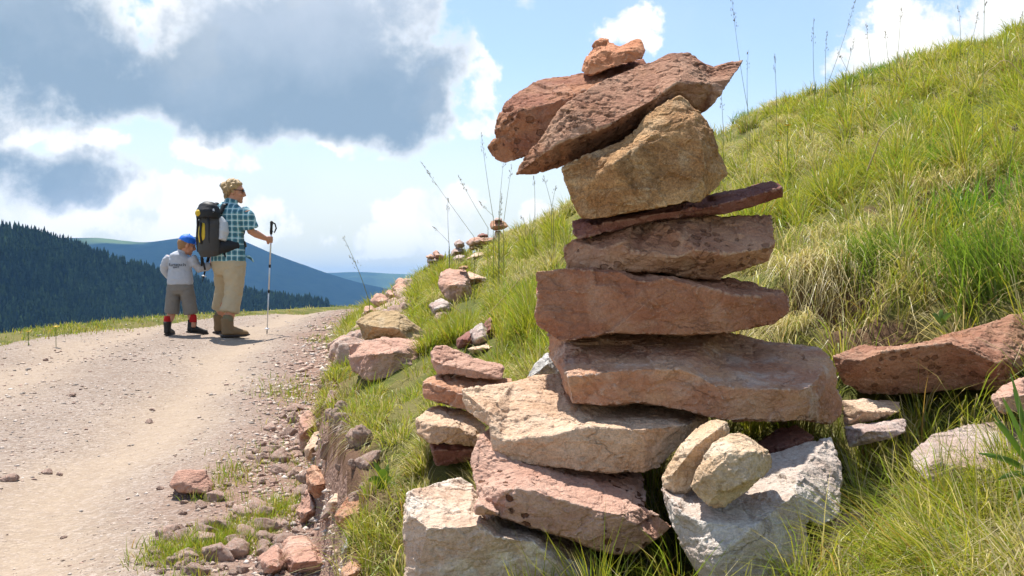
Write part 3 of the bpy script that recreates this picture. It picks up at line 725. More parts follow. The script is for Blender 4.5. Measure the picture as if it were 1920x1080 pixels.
def main_grass(n, x0, x1, y0, y1):
    y = y0*(y1/y0)**rng.random(n); x = rng.uniform(x0, x1, n)*y
    # pull the roots into tussocks
    cs = .10+.012*y
    cs = np.where(y < 4, .11, np.where(y < 8, .17, .26))
    gx, gy = np.floor(x/cs), np.floor(y/cs); z0 = np.zeros(n)
    hx, hy, hd, hh = (_h(gx.astype(np.int64)+999, gy.astype(np.int64)+999, z0.astype(np.int64), q) for q in (1, 2, 3, 4))
    cx, cy = (gx+.15+.7*hx)*cs, (gy+.15+.7*hy)*cs
    pull = (.25+.5*rng.random(n))*np.where((x/y < .04) & (y < 8), .5, 1)
    out = np.stack([x-cx, y-cy], 1)
    x, y = x+(cx-x)*pull, y+(cy-y)*pull
    s = sdist(x, y, RE)
    z = terrain(x, y)
    k = ~in_stone(x, y, z)
    bare = (y > 2.5) & (y < 5.6)
    k &= np.where(bare, s > .045+.11*fbm(np.stack([x*2, y*2.6, z0], 1), 2, 88), s > -.01)
    for x0_, x1_, y0_, y1_, zb_ in FOOT:
        if y0_ > 3.9: k &= ~((x > x0_-.03) & (x < x1_+.03) & (y < y0_+.1) & (y > y0_-.10-.04*y0_) & (rng.random(n) < .7))
    for hx_, hy_, hr_, hd_ in HOLES: k &= ~((np.hypot((x-hx_)/1.35, y-hy_) < hr_*.85) & (rng.random(n) < .93)) & (rng.random(n) < .25+.9*hh)
    # keep the space between the lens and the stones open
    k &= ~((y < 2.0) & (x < .5) & (rng.random(n) < .8))
    x, y, z, s, out, hd, hh, cs = x[k], y[k], z[k], s[k], out[k], hd[k], hh[k], cs[k]; n = len(x)
    p = np.stack([x, y, 0*x], 1)
    nd = fbm(p*1.1, 3, 41); nh = fbm(p*.8, 3, 42)
    px = x/y
    turf = (1-sstep(-.12, .12, px+.0))*(1-sstep(7, 9, y))        # shorter turf on the bank by the road
    dry = np.clip(.28+.75*nd+.6*(hd-.5), .04, .85)
    dry = np.where(turf > .5, np.clip(dry*.55+.04, 0, .5), dry)
    up = sstep(3.8, 7, y)
    L = (.165+.13*hh+.08*nh)*(.6+.7*rng.random(n))*(1-.62*turf)*(1+.3*sstep(.1, .3, px)*(1-sstep(5, 8, y)))*(1-.25*sstep(8, 13, y))
    L = np.maximum(L, .03)
    W = np.maximum(.0036, .0009*y)*(.6+.7*rng.random(n))
    lean = out/cs[:, None]*.85+rng.normal(size=(n, 2))*.22+np.array([-.16, -.08])
    ln = np.linalg.norm(lean, axis=1); lean *= np.minimum(1, .93/np.maximum(ln, 1e-6))[:, None]
    droop = .12+.12*sstep(.1, .3, px)+.42*rng.random(n)**1.3+.25*(rng.random(n) < dry)
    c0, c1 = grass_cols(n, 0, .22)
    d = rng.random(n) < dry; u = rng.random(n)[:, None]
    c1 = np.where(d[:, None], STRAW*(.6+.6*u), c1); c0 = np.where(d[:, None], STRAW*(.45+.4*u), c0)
    warm = (up*(.5+.5*nd))[:, None]
    c1 = c1*(1-.35*warm)+np.array((.30, .28, .05))*.35*warm
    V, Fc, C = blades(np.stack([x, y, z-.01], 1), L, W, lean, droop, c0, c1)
    return V, Fc, C

def verge_grass():
    n = 15000
    t = rng.random(n)*.72+.16
    seg = np.linspace(0, 1, len(LE)-2); i = t
    a = np.array([np.interp(t, np.linspace(0, 1, 8), LE[1:9, 0]), np.interp(t, np.linspace(0, 1, 8), LE[1:9, 1])]).T
    off = rng.normal(size=n)*.22-.25
    x = a[:, 0]+off; y = a[:, 1]+rng.normal(size=n)*.2
    z = terrain(x, y)
    p = np.stack([x, y, 0*x], 1); k = fbm(p*1.4, 3, 55)+.25 > rng.random(n)*.9-.25
    x, y, z = x[k], y[k], z[k]; n = len(x)
    L = .035+.07*rng.random(n)**2; W = np.full(n, .009)*(.6+.8*rng.random(n))
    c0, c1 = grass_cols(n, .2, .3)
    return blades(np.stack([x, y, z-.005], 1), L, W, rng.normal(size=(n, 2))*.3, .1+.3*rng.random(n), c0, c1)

def patch_grass():
    pts = []
    for px, py, rp, m in [(558, 738, 36, 500), (330, 1050, 50, 900), (385, 1030, 55, 1000), (425, 1008, 45, 800), (500, 968, 38, 600), (545, 950, 28, 400), (440, 893, 40, 300), (520, 858, 24, 240), (470, 1015, 40, 500),
                           (560, 795, 22, 120), (395, 935, 30, 200), (575, 905, 22, 200), (620, 640, 30, 300), (640, 612, 20, 200)]:
        for _ in range(9):
            q = ray_ground(px+random.gauss(0, rp*.6), py+random.gauss(0, rp*.28))
            sg = .05 if q[1] < 5 else .12
            d = rng.normal(size=(m//9, 2))*sg
            pts.append(q[None, :2]+d)
    p = np.concatenate(pts); n = len(p)
    z = terrain(p[:, 0], p[:, 1])
    L = .03+.055*rng.random(n)**1.5; W = .0032*(.6+.8*rng.random(n))*np.clip(p[:, 1]/4, 1, 2.5)
    c0, c1 = grass_cols(n, .06, .5)
    return blades(np.stack([p[:, 0], p[:, 1], z-.004], 1), L, W, rng.normal(size=(n, 2))*.38, .2*rng.random(n), c0, c1)

def merge(parts):
    vs, qs, ts, cs, o = [], [], [], [], 0
    for V, Fc, C in parts:
        vs.append(V); cs.append(C)
        for f in Fc: (qs if f.shape[1] == 4 else ts).append(f+o)
        o += len(V)
    return np.concatenate(vs), [np.concatenate(qs)]+([np.concatenate(ts)] if ts else []), np.concatenate(cs)

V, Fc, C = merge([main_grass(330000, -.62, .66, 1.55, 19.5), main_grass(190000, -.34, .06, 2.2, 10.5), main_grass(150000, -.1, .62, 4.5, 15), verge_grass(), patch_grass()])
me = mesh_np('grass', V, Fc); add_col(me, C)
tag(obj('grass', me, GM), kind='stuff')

# dead roots and straw hanging from the broken turf edge
def hanging():
    n = 5200
    y = rng.uniform(2.7, 5.4, n)
    ex = np.interp(y, RE[:, 1], RE[:, 0])
    x = ex+.06+.14*rng.random(n)
    z = terrain(x, y)
    k = fbm(np.stack([x*3, y*2.2, z*3], 1), 2, 61) > .12
    x, y, z = x[k], y[k], z[k]; n = len(x)
    L = (.03+.10*rng.random(n)**1.5)
    lean = np.stack([-.55-.35*rng.random(n), rng.normal(size=n)*.25-.15], 1)
    u = rng.random(n)[:, None]
    c1 = np.where(rng.random(n)[:, None] < .25, STRAW*(.5+.5*u), np.array((.16, .09, .045))*(.6+u))
    return blades(np.stack([x, y, z], 1), L, .002+.003*rng.random(n), lean+rng.normal(size=(n, 2))*.25, .6+1.1*rng.random(n), c1*.7, c1)
V, Fc, C = hanging(); me = mesh_np('hanging_roots', V, Fc); add_col(me, C); tag(obj('hanging_roots', me, GM), kind='stuff')

def tuft(name, label, cat, px, py, Y, n, spread, L, lean, jl, droop, W, dry, c=None, group=None, fixz=None):
    b = P(px, py, Y); z = T1(b.x, b.y) if fixz is None else b.z
    r = np.zeros((n, 3)); r[:, :2] = np.clip(rng.normal(size=(n, 2)), -1.7, 1.7)*np.array(spread)
    r[:, 2] = terrain(b.x+r[:, 0], b.y+r[:, 1])-z-.01 if fixz is None else 0
    ln = np.array(lean)[None]+rng.normal(size=(n, 2))*jl
    k = np.linalg.norm(ln, axis=1); ln *= np.minimum(1, .97/np.maximum(k, 1e-6))[:, None]
    Ls = L[0]+(L[1]-L[0])*rng.random(n)
    c0, c1 = grass_cols(n, dry, .25)
    if c is not None:
        c1 = np.array(c)*(.7+.6*rng.random((n, 1))); c0 = c1*.75
    V, Fc, C = blades(r, Ls, W*(.6+.7*rng.random(n)), ln, droop[0]+(droop[1]-droop[0])*rng.random(n), c0, c1, ts=(0, .2, .4, .6, .8, 1.0))
    me = mesh_np(name, V, Fc); add_col(me, C)
    o = obj(name, me, GM, loc=(b.x, b.y, z)); tag(o, label, cat, group); return o
tuft('grass_tuft', 'small green tuft between the widest slab and the flat grey pink rock', 'grass', 1612, 880, float(ray_ground(1612, 868)[1]), 260, (.09, .07), (.08, .2), (-.1, -.1), .35, (0, .4), .0036, .15)
tuft('grass_tuft', 'tuft of long green blades sweeping left over the white rock at the lower right', 'grass', 1790, 965, 1.93, 460, (.075, .05), (.22, .46), (-.72, -.05), .19, (.05, .5), .0042, .1)
tuft('grass_tuft', 'tuft of arching blades hanging left over the bottom right corner', 'grass', 1840, 1075, 1.80, 380, (.08, .05), (.2, .42), (-.80, -.12), .17, (.25, .75), .004, .22)
tuft('grass_tuft', 'thin upright stems standing in front of the flat grey pink rock', 'grass', 1800, 940, 2.06, 46, (.06, .04), (.25, .42), (-.06, 0), .15, (0, .06), .0026, .15)
tuft('grass_tuft', 'dry bleached tuft at the right edge below the broad leaved plant', 'grass', 1905, 1040, 1.9, 200, (.06, .04), (.1, .26), (-.25, -.1), .4, (.1, .6), .003, .9)
tuft('grass_tuft', 'dark green tuft between the pitted slab and the white rock at the bottom edge', 'grass', 1220, 1110, 2.2, 120, (.10, .05), (.08, .2), (-.05, -.1), .35, (0, .3), .0034, .02, (.07, .13, .02))
tuft('grass_tuft', 'yellowish tuft arching over the bank foot left of the cream block', 'grass', 715, 1010, 2.6, 170, (.06, .08), (.14, .3), (-.35, -.1), .35, (.2, .7), .0034, .25)
tuft('grass_tuft', 'few long thin blades crossing the front of the cream block', 'grass', 900, 1100, 1.95, 12, (.14, .03), (.14, .26), (-.1, 0), .5, (0, .4), .0025, .1)
tuft('grass_tussock', 'drooping straw coloured tussock right behind the brick red slab', 'tussock', 1552, 490, 3.66, 1100, (.10, .06), (.18, .36), (-.12, -.35), .33, (.75, 1.25), .0036, .8, None)
tuft('grass_tussock', 'bleached tussock hanging over a dark hollow high on the right slope', 'tussock', 1775, 340, 4.62, 800, (.18, .07), (.16, .34), (-.15, -.35), .35, (.5, 1.0), .004, .75)
tuft('grass_tussock', 'mixed green and straw tussock above the long reddish rock', 'tussock', 1680, 545, 3.4, 520, (.12, .07), (.14, .32), (-.1, -.25), .35, (.3, .9), .0036, .5)
tuft('grass_tussock', 'fresh green tussock with broad blades near the right edge', 'tussock', 1860, 500, 3.3, 380, (.10, .07), (.2, .36), (-.3, -.1), .25, (0, .3), .006, .05, (.19, .29, .04))
tuft('grass_tussock', 'leafy bright green clump on the slope right of the maroon slab', 'tussock', 1720, 310, 5.0, 420, (.17, .1), (.12, .28), (-.05, -.1), .35, (0, .3), .008, .02, (.16, .30, .03))

TS = [o for o in bpy.data.objects if o.name.startswith('grass_tussock')]
for k in range(70):
    src = random.choice(TS[:3]) if random.random() < .55 else random.choice(TS)
    Y = random.uniform(3.2, 11); x = random.uniform(-.05, .56)*Y
    if sdist(np.array([x]), np.array([Y]), RE)[0] < .35: continue
    z = T1(x, Y)
    if in_stone(np.array([x]), np.array([Y]), np.array([z]))[0]: continue
    o = src.copy(); COL.objects.link(o); o.location = (x, Y, z-.01); o.rotation_euler = (0, 0, random.uniform(-.7, .7)); q = random.uniform(.55, 1.0); o.scale = (q, q, q*random.uniform(.7, 1.0))
    tag(o, 'low tussock of mixed green and straw grass growing on the sunny slope', 'tussock', 'tussocks scattered over the slope')
# tall seeding stalks
SK = bpy.data.materials.new('seed_stalk'); g_ = N(SK)
at_ = g_.n('ShaderNodeAttribute', attribute_name='gc').outputs['Color']
g_.out(g_.n('ShaderNodeBsdfPrincipled', ins={'Base Color': at_, 'Roughness': .7, 'Specular IOR Level': .2}).outputs[0])
def stalk(tip, base, Y, head=.3, nsp=16, rad=.0014, bend=0.0, loose_=.5, label=None, group=None, c=(.19, .20, .08)):
    a, b = P(*base, Y), P(*tip, Y)
    gz = T1(a.x, a.y); root = Vector((a.x, a.y, min(gz, a.z)-.02))
    pts = [root] if a.z-gz > .03 else []
    if not pts: a = root
    n = 9
    sd = Vector((1, 0, 0))
    for k in range(n):
        t = k/(n-1); pts.append(a.lerp(b, t)+sd*bend*(b-a).length*(t-t*t)*1.0)
    vs, qs, cs = [], [], []
    for k, p in enumerate(pts):
        r = rad*(1-.65*k/len(pts))*(Y/5 if Y > 5 else 1)
        for j in range(4): vs.append((p.x+r*math.cos(j*1.571), p.y+r*math.sin(j*1.571), p.z)); cs.append(c)
    for k in range(len(pts)-1):
        for j in range(4): qs.append((k*4+j, k*4+(j+1) % 4, k*4+4+(j+1) % 4, k*4+4+j))
    ln = (b-a).length; d = (b-a).normalized()
    for k in range(nsp):
        t = 1-head*random.random(); p = a.lerp(b, t)+sd*bend*ln*(t-t*t)
        off = Vector((random.uniform(-1, 1), random.uniform(-1, 1), random.uniform(-.1, .5)))*loose_*.03*(1.15-t)/max(head, .1)*.8
        q = p+off; h = .007*random.uniform(.7, 1.5)*max(1, Y/7); w = .0022*max(1, Y/7)
        dd = (d+off*14).normalized(); e = dd.orthogonal().normalized(); f = dd.cross(e)
        o = len(vs)
        for v in (q-dd*h, q+e*w, q+f*w, q-e*w, q-f*w, q+dd*h): vs.append(tuple(v)); cs.append((.15, .12, .07))
        for tr in ((0,2,1,1),(0,3,2,2),(0,4,3,3),(0,1,4,4),(5,1,2,2),(5,2,3,3),(5,3,4,4),(5,4,1,1)): qs.append(tuple(o+z for z in tr[:3]))
        if off.length > .006:
            o = len(vs); w2 = .0006*max(1, Y/6)
            p0 = p-d*off.length*.8
            for v in (p0-e*w2, p0+e*w2, q): vs.append(tuple(v)); cs.append(c)
            qs.append((o, o+1, o+2))
    v = np.array(vs)-np.array(root)
    me = mesh_np('grass_stalk', v, [np.array([q for q in qs if len(q) == 4]), np.array([q for q in qs if len(q) == 3])]); add_col(me, np.array(cs))
    o = obj('grass_stalk', me, SK, loc=root); tag(o, label, 'grass stalk', group)
G1 = 'seeding stalks left of the cairn'; L1 = 'thin seeding grass stalk standing against the sky left of the cairn'
for a in [((788, 302), (889, 444), 6.5, .32, 26), ((859, 329), (915, 427), 7, .3, 22), ((902, 249), (925, 409), 7, .3, 20), ((944, 304), (935, 420), 7, .1, 6), ((941, 362), (936, 415), 7, .8, 30),
          ((960, 307), (944, 420), 7, .25, 12), ((1019, 329), (1038, 402), 7, .2, 12), ((1043, 347), (1034, 400), 7.5, .3, 10), ((1001, 330), (1003, 400), 7.5, .3, 12), ((897, 376), (925, 405), 7.5, .5, 14), ((840, 371), (843, 470), 7.5, .3, 16), ((812, 425), (842, 455), 8, .3, 8), ((975, 405), (1005, 450), 7, .2, 8)]:
    stalk(*a[:5], label=L1, group=G1, bend=random.uniform(-.12, .12))
stalk((643, 443), (693, 568), 6.2, .5, 18, .002, .1, 1.0, 'lone bent stalk leaning left over the road edge in front of the blue hills')
G2 = 'seeding stalks along the slope crest'; L2 = 'thin seeding grass stalk on the right slope crest against the sky'
for a in [((1372, -6), (1406, 225), 5.5, .25, 18), ((1526, 33), (1527, 160), 8, .4, 20), ((1606, -8), (1551, 160), 8, .35, 22), ((1603, 69), (1585, 140), 8, .4, 14), ((1624, 42), (1636, 145), 8, .3, 10), ((1690, 12), (1681, 130), 8, .25, 12),
          ((1452, 100), (1456, 185), 8, .4, 16), ((1551, 57), (1548, 160), 8, .4, 16), ((1835, 21), (1814, 100), 7, .3, 12), ((1917, 20), (1916, 110), 7, .2, 8), ((1403, 94), (1402, 210), 7, .3, 12), ((1796, 9), (1800, 110), 8, .3, 8), ((1660, 55), (1668, 125), 8, .3, 10), ((1570, 92), (1600, 150), 8, .3, 8), ((1352, 168), (1356, 245), 6.5, .5, 14)]:
    stalk(*a[:5], label=L2, group=G2, bend=random.uniform(-.12, .12))
stalk((1846, -5), (1841, 300), 3.6, .1, 4, .0016, 0, .3, 'very long bare green stalk rising from the right slope out of view', c=(.2, .26, .07))
stalk((1905, 235), (1890, 330), 4.0, .15, 14, .002, 0, .3, 'dark brown seed head on a stiff stalk near the right edge')
def straw(pts, Y, w, label):
    ps = [P(x, y, Y) for x, y in pts]
    fine = []
    for k in range(len(ps)-1):
        p0, p1, p2, p3 = ps[max(k-1, 0)], ps[k], ps[k+1], ps[min(k+2, len(ps)-1)]
        for j in range(6):
            t = j/6; fine.append(.5*((2*p1)+(p2-p0)*t+(2*p0-5*p1+4*p2-p3)*t*t+(3*p1-p0-3*p2+p3)*t**3))
    fine.append(ps[-1]); vs, fs = [], []
    for k, p in enumerate(fine):
        t = (fine[min(k+1, len(fine)-1)]-fine[max(k-1, 0)]).normalized(); s_ = t.cross(Vector((0, 1, 0))).normalized()
        r = w*(1-.7*k/len(fine)); vs += [p+s_*r, p+Vector((0, r*.6, 0)), p-s_*r]
    for k in range(len(fine)-1):
        for j in range(3): fs.append((k*3+j, k*3+(j+1) % 3, k*3+3+(j+1) % 3, k*3+3+j))
    v = np.array([tuple(q) for q in vs])-np.array(fine[0])
    me = mesh_np('straw_blade', v, np.array(fs)); add_col(me, np.full((len(v), 3), (.55, .46, .26)))
    tag(obj('straw_blade', me, GM, loc=fine[0]), label, 'grass blade')
straw([(880, 625), (915, 590), (960, 540), (982, 512)], 4.9, .004, 'long dry straw blade slanting up left of the brick red slab')
straw([(965, 665), (915, 620), (850, 575), (838, 560)], 5.2, .004, 'dry straw blade slanting up to the left below the cube like boulder')
straw([(1626, 320), (1640, 285), (1655, 250), (1690, 222)], 4.2, .004, 'pale dry blade arching right on the slope between the tussocks')
straw([(1990, 260), (1900, 122), (1860, 128), (1846, 140)], 4.5, .003, 'pale blade arching down at the upper right slope')

# leafy plants
def leafy(label, px, py, Y, leaves, mat, name='leafy_plant'):
    b = P(px, py, Y); z = T1(b.x, b.y); vs, fs = [], []
    for (tx, ty, dY, w) in leaves:
        t = P(tx, ty, Y+dY); r0 = Vector((b.x, b.y, max(z, b.z-.02)))
        mid = r0.lerp(t, .45)+Vector((0, 0, .025)); d = (t-r0).normalized(); s_ = d.cross(Vector((.2, -1, .4))).normalized()
        o = len(vs); n = 9
        for k in range(n):
            q = k/(n-1); p = r0*(1-q)**2+mid*2*q*(1-q)+t*q*q
            ww = w*(math.sin(math.pi*min(1, q*.93+.03))**.8)*(.25 if q < .25 else 1); nn = d.cross(s_)
            vs += [tuple(p-s_*ww+nn*ww*.3), tuple(p), tuple(p+s_*ww+nn*ww*.3)]
        for k in range(n-1):
            for j in (0, 1): fs.append((o+k*3+j, o+k*3+j+1, o+k*3+4+j, o+k*3+3+j))
    v = np.array(vs)-np.array((b.x, b.y, z))
    me = mesh_np(name, v, np.array(fs), True); c = np.array((.13, .22, .03))*(.75+.5*rng.random((len(v)//27, 1))).repeat(27, 0); add_col(me, c)
    tag(obj(name, me, mat, loc=(b.x, b.y, z)), label, 'plant')
LM = grass_mat('broad_leaf', .35)
leafy('broad leaved green plant growing in from the right edge of the picture', 1945, 880, 2.05,
      [(1865, 790, -.05, .008), (1880, 745, 0, .007), (1900, 730, .02, .007), (1850, 855, -.06, .007), (1835, 850, 0, .006), (1905, 800, -.08, .008), (1895, 700, .03, .006), (1930, 760, 0, .008), (1870, 900, -.05, .006), (1855, 770, .04, .005), (1930, 830, -.1, .008), (1900, 950, -.05, .006)], LM)
leafy('small yellow green leafy sprout on the turf edge above the knobbly red boulder', 722, 925, 2.95,
      [(700, 865, 0, .008), (715, 880, -.03, .014), (690, 900, -.03, .013), (735, 895, 0, .008), (705, 915, -.05, .014), (728, 870, .03, .007), (745, 910, -.02, .007)], LM)
leafy('tiny rosette with a pale bluish leaf in the grass above the long reddish rock', 1765, 600, 3.05, [(1748, 588, 0, .008), (1785, 588, 0, .008), (1766, 580, .03, .008), (1775, 606, -.03, .01)], LM)
YM = principled('yellow_petals', (.85, .55, .02), .5); 
def flower(px, py, Y, r, label):
    p = P(px, py, Y); gz = T1(p.x, p.y); h = max(p.z-gz, .03)
    e = empty('yellow_flower', (p.x, p.y, gz)); tag(e, label, 'flower')
    vs, fs = [(0, 0, h)], []
    for k in range(12):
        a = k*math.pi/6; o = len(vs)
        for q, s_ in ((.55, .22), (1.0, .12)):
            for sg in (-1, 1): vs.append((r*(q*math.cos(a)-sg*s_*math.sin(a)), r*(q*math.sin(a)+sg*s_*math.cos(a)), h+r*.3*q-.15*r*q*q+random.uniform(0, .15)*r))
        fs += [(0, o, o+1), (o, o+2, o+3), (o, o+3, o+1)]
    obj('petals', mesh_np('petals', np.array(vs), np.array(fs)), YM, e)
    w = .0018*max(1, Y/5); vs = []
    for z_ in (-.02, h): vs += [(w, 0, z_), (-w*.5, w*.87, z_), (-w*.5, -w*.87, z_)]
    me = mesh_np('stem', np.array(vs), np.array([(0, 1, 4, 3), (1, 2, 5, 4), (2, 0, 3, 5)])); add_col(me, np.full((6, 3), (.12, .2, .04)))
    obj('stem', me, GM, e)
flower(1477, 236, 5.6, .024, 'yellow flower on the slope, upper one of the two right of the cairn top')
flower(1459, 265, 5.4, .018, 'yellow flower on the slope, lower one of the two right of the cairn top')
flower(105, 613, 10.0, .035, 'yellow flower on the outer road verge, the taller one nearer the hikers')
flower(53, 622, 9.95, .026, 'yellow flower on the outer road verge, the one nearer the left edge')

# ------------------------------------------------------------------ people
class MB:
    def __init__(s): s.v = []; s.f = []
    def tube(s, path, rad, ref=(1, 0, 0), n=14, M4=None):
        path = [Vector(p) for p in path]; o = len(s.v)
        for k, p in enumerate(path):
            t = (path[min(k+1, len(path)-1)]-path[max(k-1, 0)]).normalized()
            a = Vector(ref); a = (a-t*a.dot(t))
            a = a.normalized() if a.length > 1e-4 else t.orthogonal().normalized()
            b = t.cross(a); r = rad[k] if not isinstance(rad, (int, float)) else rad
            ra, rb = r if isinstance(r, tuple) else (r, r)
            for j in range(n):
                q = j*2*math.pi/n; s.v.append(p+a*ra*math.cos(q)+b*rb*math.sin(q))
        for k in range(len(path)-1):
            for j in range(n): s.f.append((o+k*n+j, o+k*n+(j+1) % n, o+(k+1)*n+(j+1) % n, o+(k+1)*n+j))
        s.f.append(tuple(o+j for j in reversed(range(n)))); s.f.append(tuple(o+(len(path)-1)*n+j for j in range(n)))
        if M4 is not None:
            for k in range(o, len(s.v)): s.v[k] = M4 @ s.v[k]
        return s
    def ball(s, c, r, M4=None, nu=14, nv=9):
        c = Vector(c); r = (r, r, r) if isinstance(r, (int, float)) else r; o = len(s.v)
        for i in range(1, nv):
            th = math.pi*i/nv
            for j in range(nu):
                ph = 2*math.pi*j/nu
                s.v.append(c+Vector((r[0]*math.sin(th)*math.cos(ph), r[1]*math.sin(th)*math.sin(ph), r[2]*math.cos(th))))
        top = len(s.v); s.v += [c+Vector((0, 0, r[2])), c-Vector((0, 0, r[2]))]
        for i in range(nv-2):
            for j in range(nu): a = o+i*nu; s.f.append((a+j, a+nu+j, a+nu+(j+1) % nu, a+(j+1) % nu))
        for j in range(nu): s.f.append((top, o+j, o+(j+1) % nu)); a = o+(nv-2)*nu; s.f.append((top+1, a+(j+1) % nu, a+j))
        if M4 is not None:
            for k in range(o, len(s.v)): s.v[k] = M4 @ s.v[k]
        return s
    def box(s, c, h, M4=None):
        o = len(s.v); c = Vector(c)
        for x in (-1, 1):
            for y in (-1, 1):
                for z in (-1, 1): s.v.append(c+Vector((x*h[0], y*h[1], z*h[2])))
        for f in ((0, 1, 3, 2), (4, 6, 7, 5), (0, 4, 5, 1), (2, 3, 7, 6), (0, 2, 6, 4), (1, 5, 7, 3)): s.f.append(tuple(o+k for k in f))
        if M4 is not None:
            for k in range(o, len(s.v)): s.v[k] = M4 @ s.v[k]
        return s
    def build(s, name, mat, parent=None, vox=None, sm=3, wr=0.0, loc=None):
        me = bpy.data.meshes.new(name); me.from_pydata([tuple(v) for v in s.v], [], s.f)
        if vox: me = dense(me, vox, sm); me.name = name; me.materials.clear()
        if wr:
            n = len(me.vertices); co = np.empty(n*3, np.float32); me.vertices.foreach_get('co', co); co = co.reshape(-1, 3).astype(float)
            no = np.empty(n*3, np.float32); me.vertices.foreach_get('normal', no); no = no.reshape(-1, 3)
            w = (1-2*np.abs(fbm(co*np.array([9, 9, 14]), 3, 17)))*wr
            me.vertices.foreach_set('co', (co+no*w[:, None]).astype(np.float32).ravel()); me.update()
        me.polygons.foreach_set('use_smooth', np.ones(len(me.polygons), bool))
        return obj(name, me, mat, parent, loc)

SKIN = principled('skin', (.55, .27, .17), .5); 
HAIR = principled('blond_hair', (.52, .345, .16), .5, bump=(140, .006)); HAIRB = principled('boy_hair', (.30, .16, .07), .6)
BEIGE = principled('beige_cloth', (.50, .41, .27), .85, bump=(45, .01)); GREYC = principled('grey_cloth', (.20, .185, .165), .9, bump=(45, .008))
SWEAT = principled('light_grey_jersey', (.43, .45, .50), .9, bump=(50, .008)); BLUE = principled('blue_cap_cloth', (.02, .17, .72), .6)
RED = principled('red_sock', (.42, .015, .015), .9); BROWNB = principled('tan_boot_suede', (.24, .16, .085), .85); DARKB = principled('black_boot', (.025, .022, .02), .6)
SOLE = principled('boot_sole', (.05, .04, .035), .8); SOCKG = principled('olive_sock', (.19, .17, .10), .9)
BLACK = principled('black_nylon', (.016, .016, .018), .55); DGREY = principled('charcoal_nylon', (.055, .052, .05), .6); YELL = principled('yellow_nylon', (.62, .42, .03), .55)
WHITEG = principled('pale_grey_mesh', (.55, .58, .62), .7); ALU = principled('aluminium_pole', (.72, .73, .75), .35, .5); GLASS = principled('dark_lens', (.01, .01, .012), .15)
INK = principled('dark_print', (.03, .035, .05), .8)
def plaid():
    m = bpy.data.materials.new('teal_plaid'); g = N(m)
    p = g.n('ShaderNodeSeparateXYZ', ins={0: g.n('ShaderNodeTexCoord').outputs['Object']}).outputs
    def band(a, f, lo, hi, ph=0.0):
        w = g.m('FRACT', g.m('ADD', g.m('MULTIPLY', a, f), ph)); return g.m('MULTIPLY', g.ss(w, lo-.05, lo+.05), g.m('SUBTRACT', 1.0, g.ss(w, hi-.05, hi+.05)))
    hx = g.m('ADD', p[0], g.m('MULTIPLY', p[1], .6))
    c = g.mix(g.m('MULTIPLY', band(hx, 16, .1, .5), .7), (.10, .30, .36), (.03, .10, .15))
    c = g.mix(g.m('MULTIPLY', band(p[2], 16, .1, .5), .7), c, (.03, .11, .16))
    c = g.mix(g.m('MULTIPLY', band(hx, 16, .68, .86), .75), c, (.55, .72, .74))
    c = g.mix(g.m('MULTIPLY', band(p[2], 16, .68, .86), .75), c, (.55, .72, .74))
    g.out(g.n('ShaderNodeBsdfPrincipled', ins={'Base Color': c, 'Roughness': .85}).outputs[0]); return m
PLAID = plaid()

def hair_mat():
    m = bpy.data.materials.new('curly_blond_hair'); g = N(m); tc = g.n('ShaderNodeTexCoord').outputs['Object']
    st = g.n('ShaderNodeMapping', ins={'Vector': tc, 'Scale': (1, 1, .45)}).outputs[0]
    nz = g.noise(st, 55, 5, .7, 1.0); zz = g.ss(g.n('ShaderNodeSeparateXYZ', ins={0: tc}).outputs[2], 1.50, 1.62)
    c = g.mix(g.ss(nz, .38, .62), (.10, .05, .02), (.46, .28, .11)); c = g.mix(g.m('MULTIPLY', zz, .38), c, (.66, .47, .22))
    bp = g.n('ShaderNodeBump', ins={'Strength': 1.0, 'Distance': .012, 'Height': nz})
    b = g.n('ShaderNodeBsdfPrincipled', ins={'Base Color': c, 'Roughness': .5, 'Normal': bp.outputs[0]}); g.out(b.outputs[0]); return m
HAIR = hair_mat()
def head(mb, M4, k=1.0):
    """head with its face towards local +Y"""
    mb.ball((0, -.004*k, .012*k), (.077*k, .096*k, .108*k), M4); mb.ball((0, .030*k, -.050*k), (.056*k, .062*k, .066*k), M4)
    mb.tube([(0, .088*k, .028*k), (0, .106*k, -.005*k), (0, .114*k, -.026*k), (0, .098*k, -.036*k)], [.009*k, .012*k, .016*k, .010*k], n=8, M4=M4)
    mb.ball((0, .088*k, -.062*k), (.026*k, .010*k, .010*k), M4); mb.ball((0, .076*k, -.096*k), (.024*k, .022*k, .022*k), M4)
    for s in (-1, 1):
        mb.ball((s*.079*k, -.006*k, -.008*k), (.011*k, .022*k, .034*k), M4); mb.ball((s*.032*k, .082*k, .042*k), (.022*k, .012*k, .009*k), M4); mb.ball((s*.042*k, .066*k, -.022*k), (.026*k, .022*k, .022*k), M4)

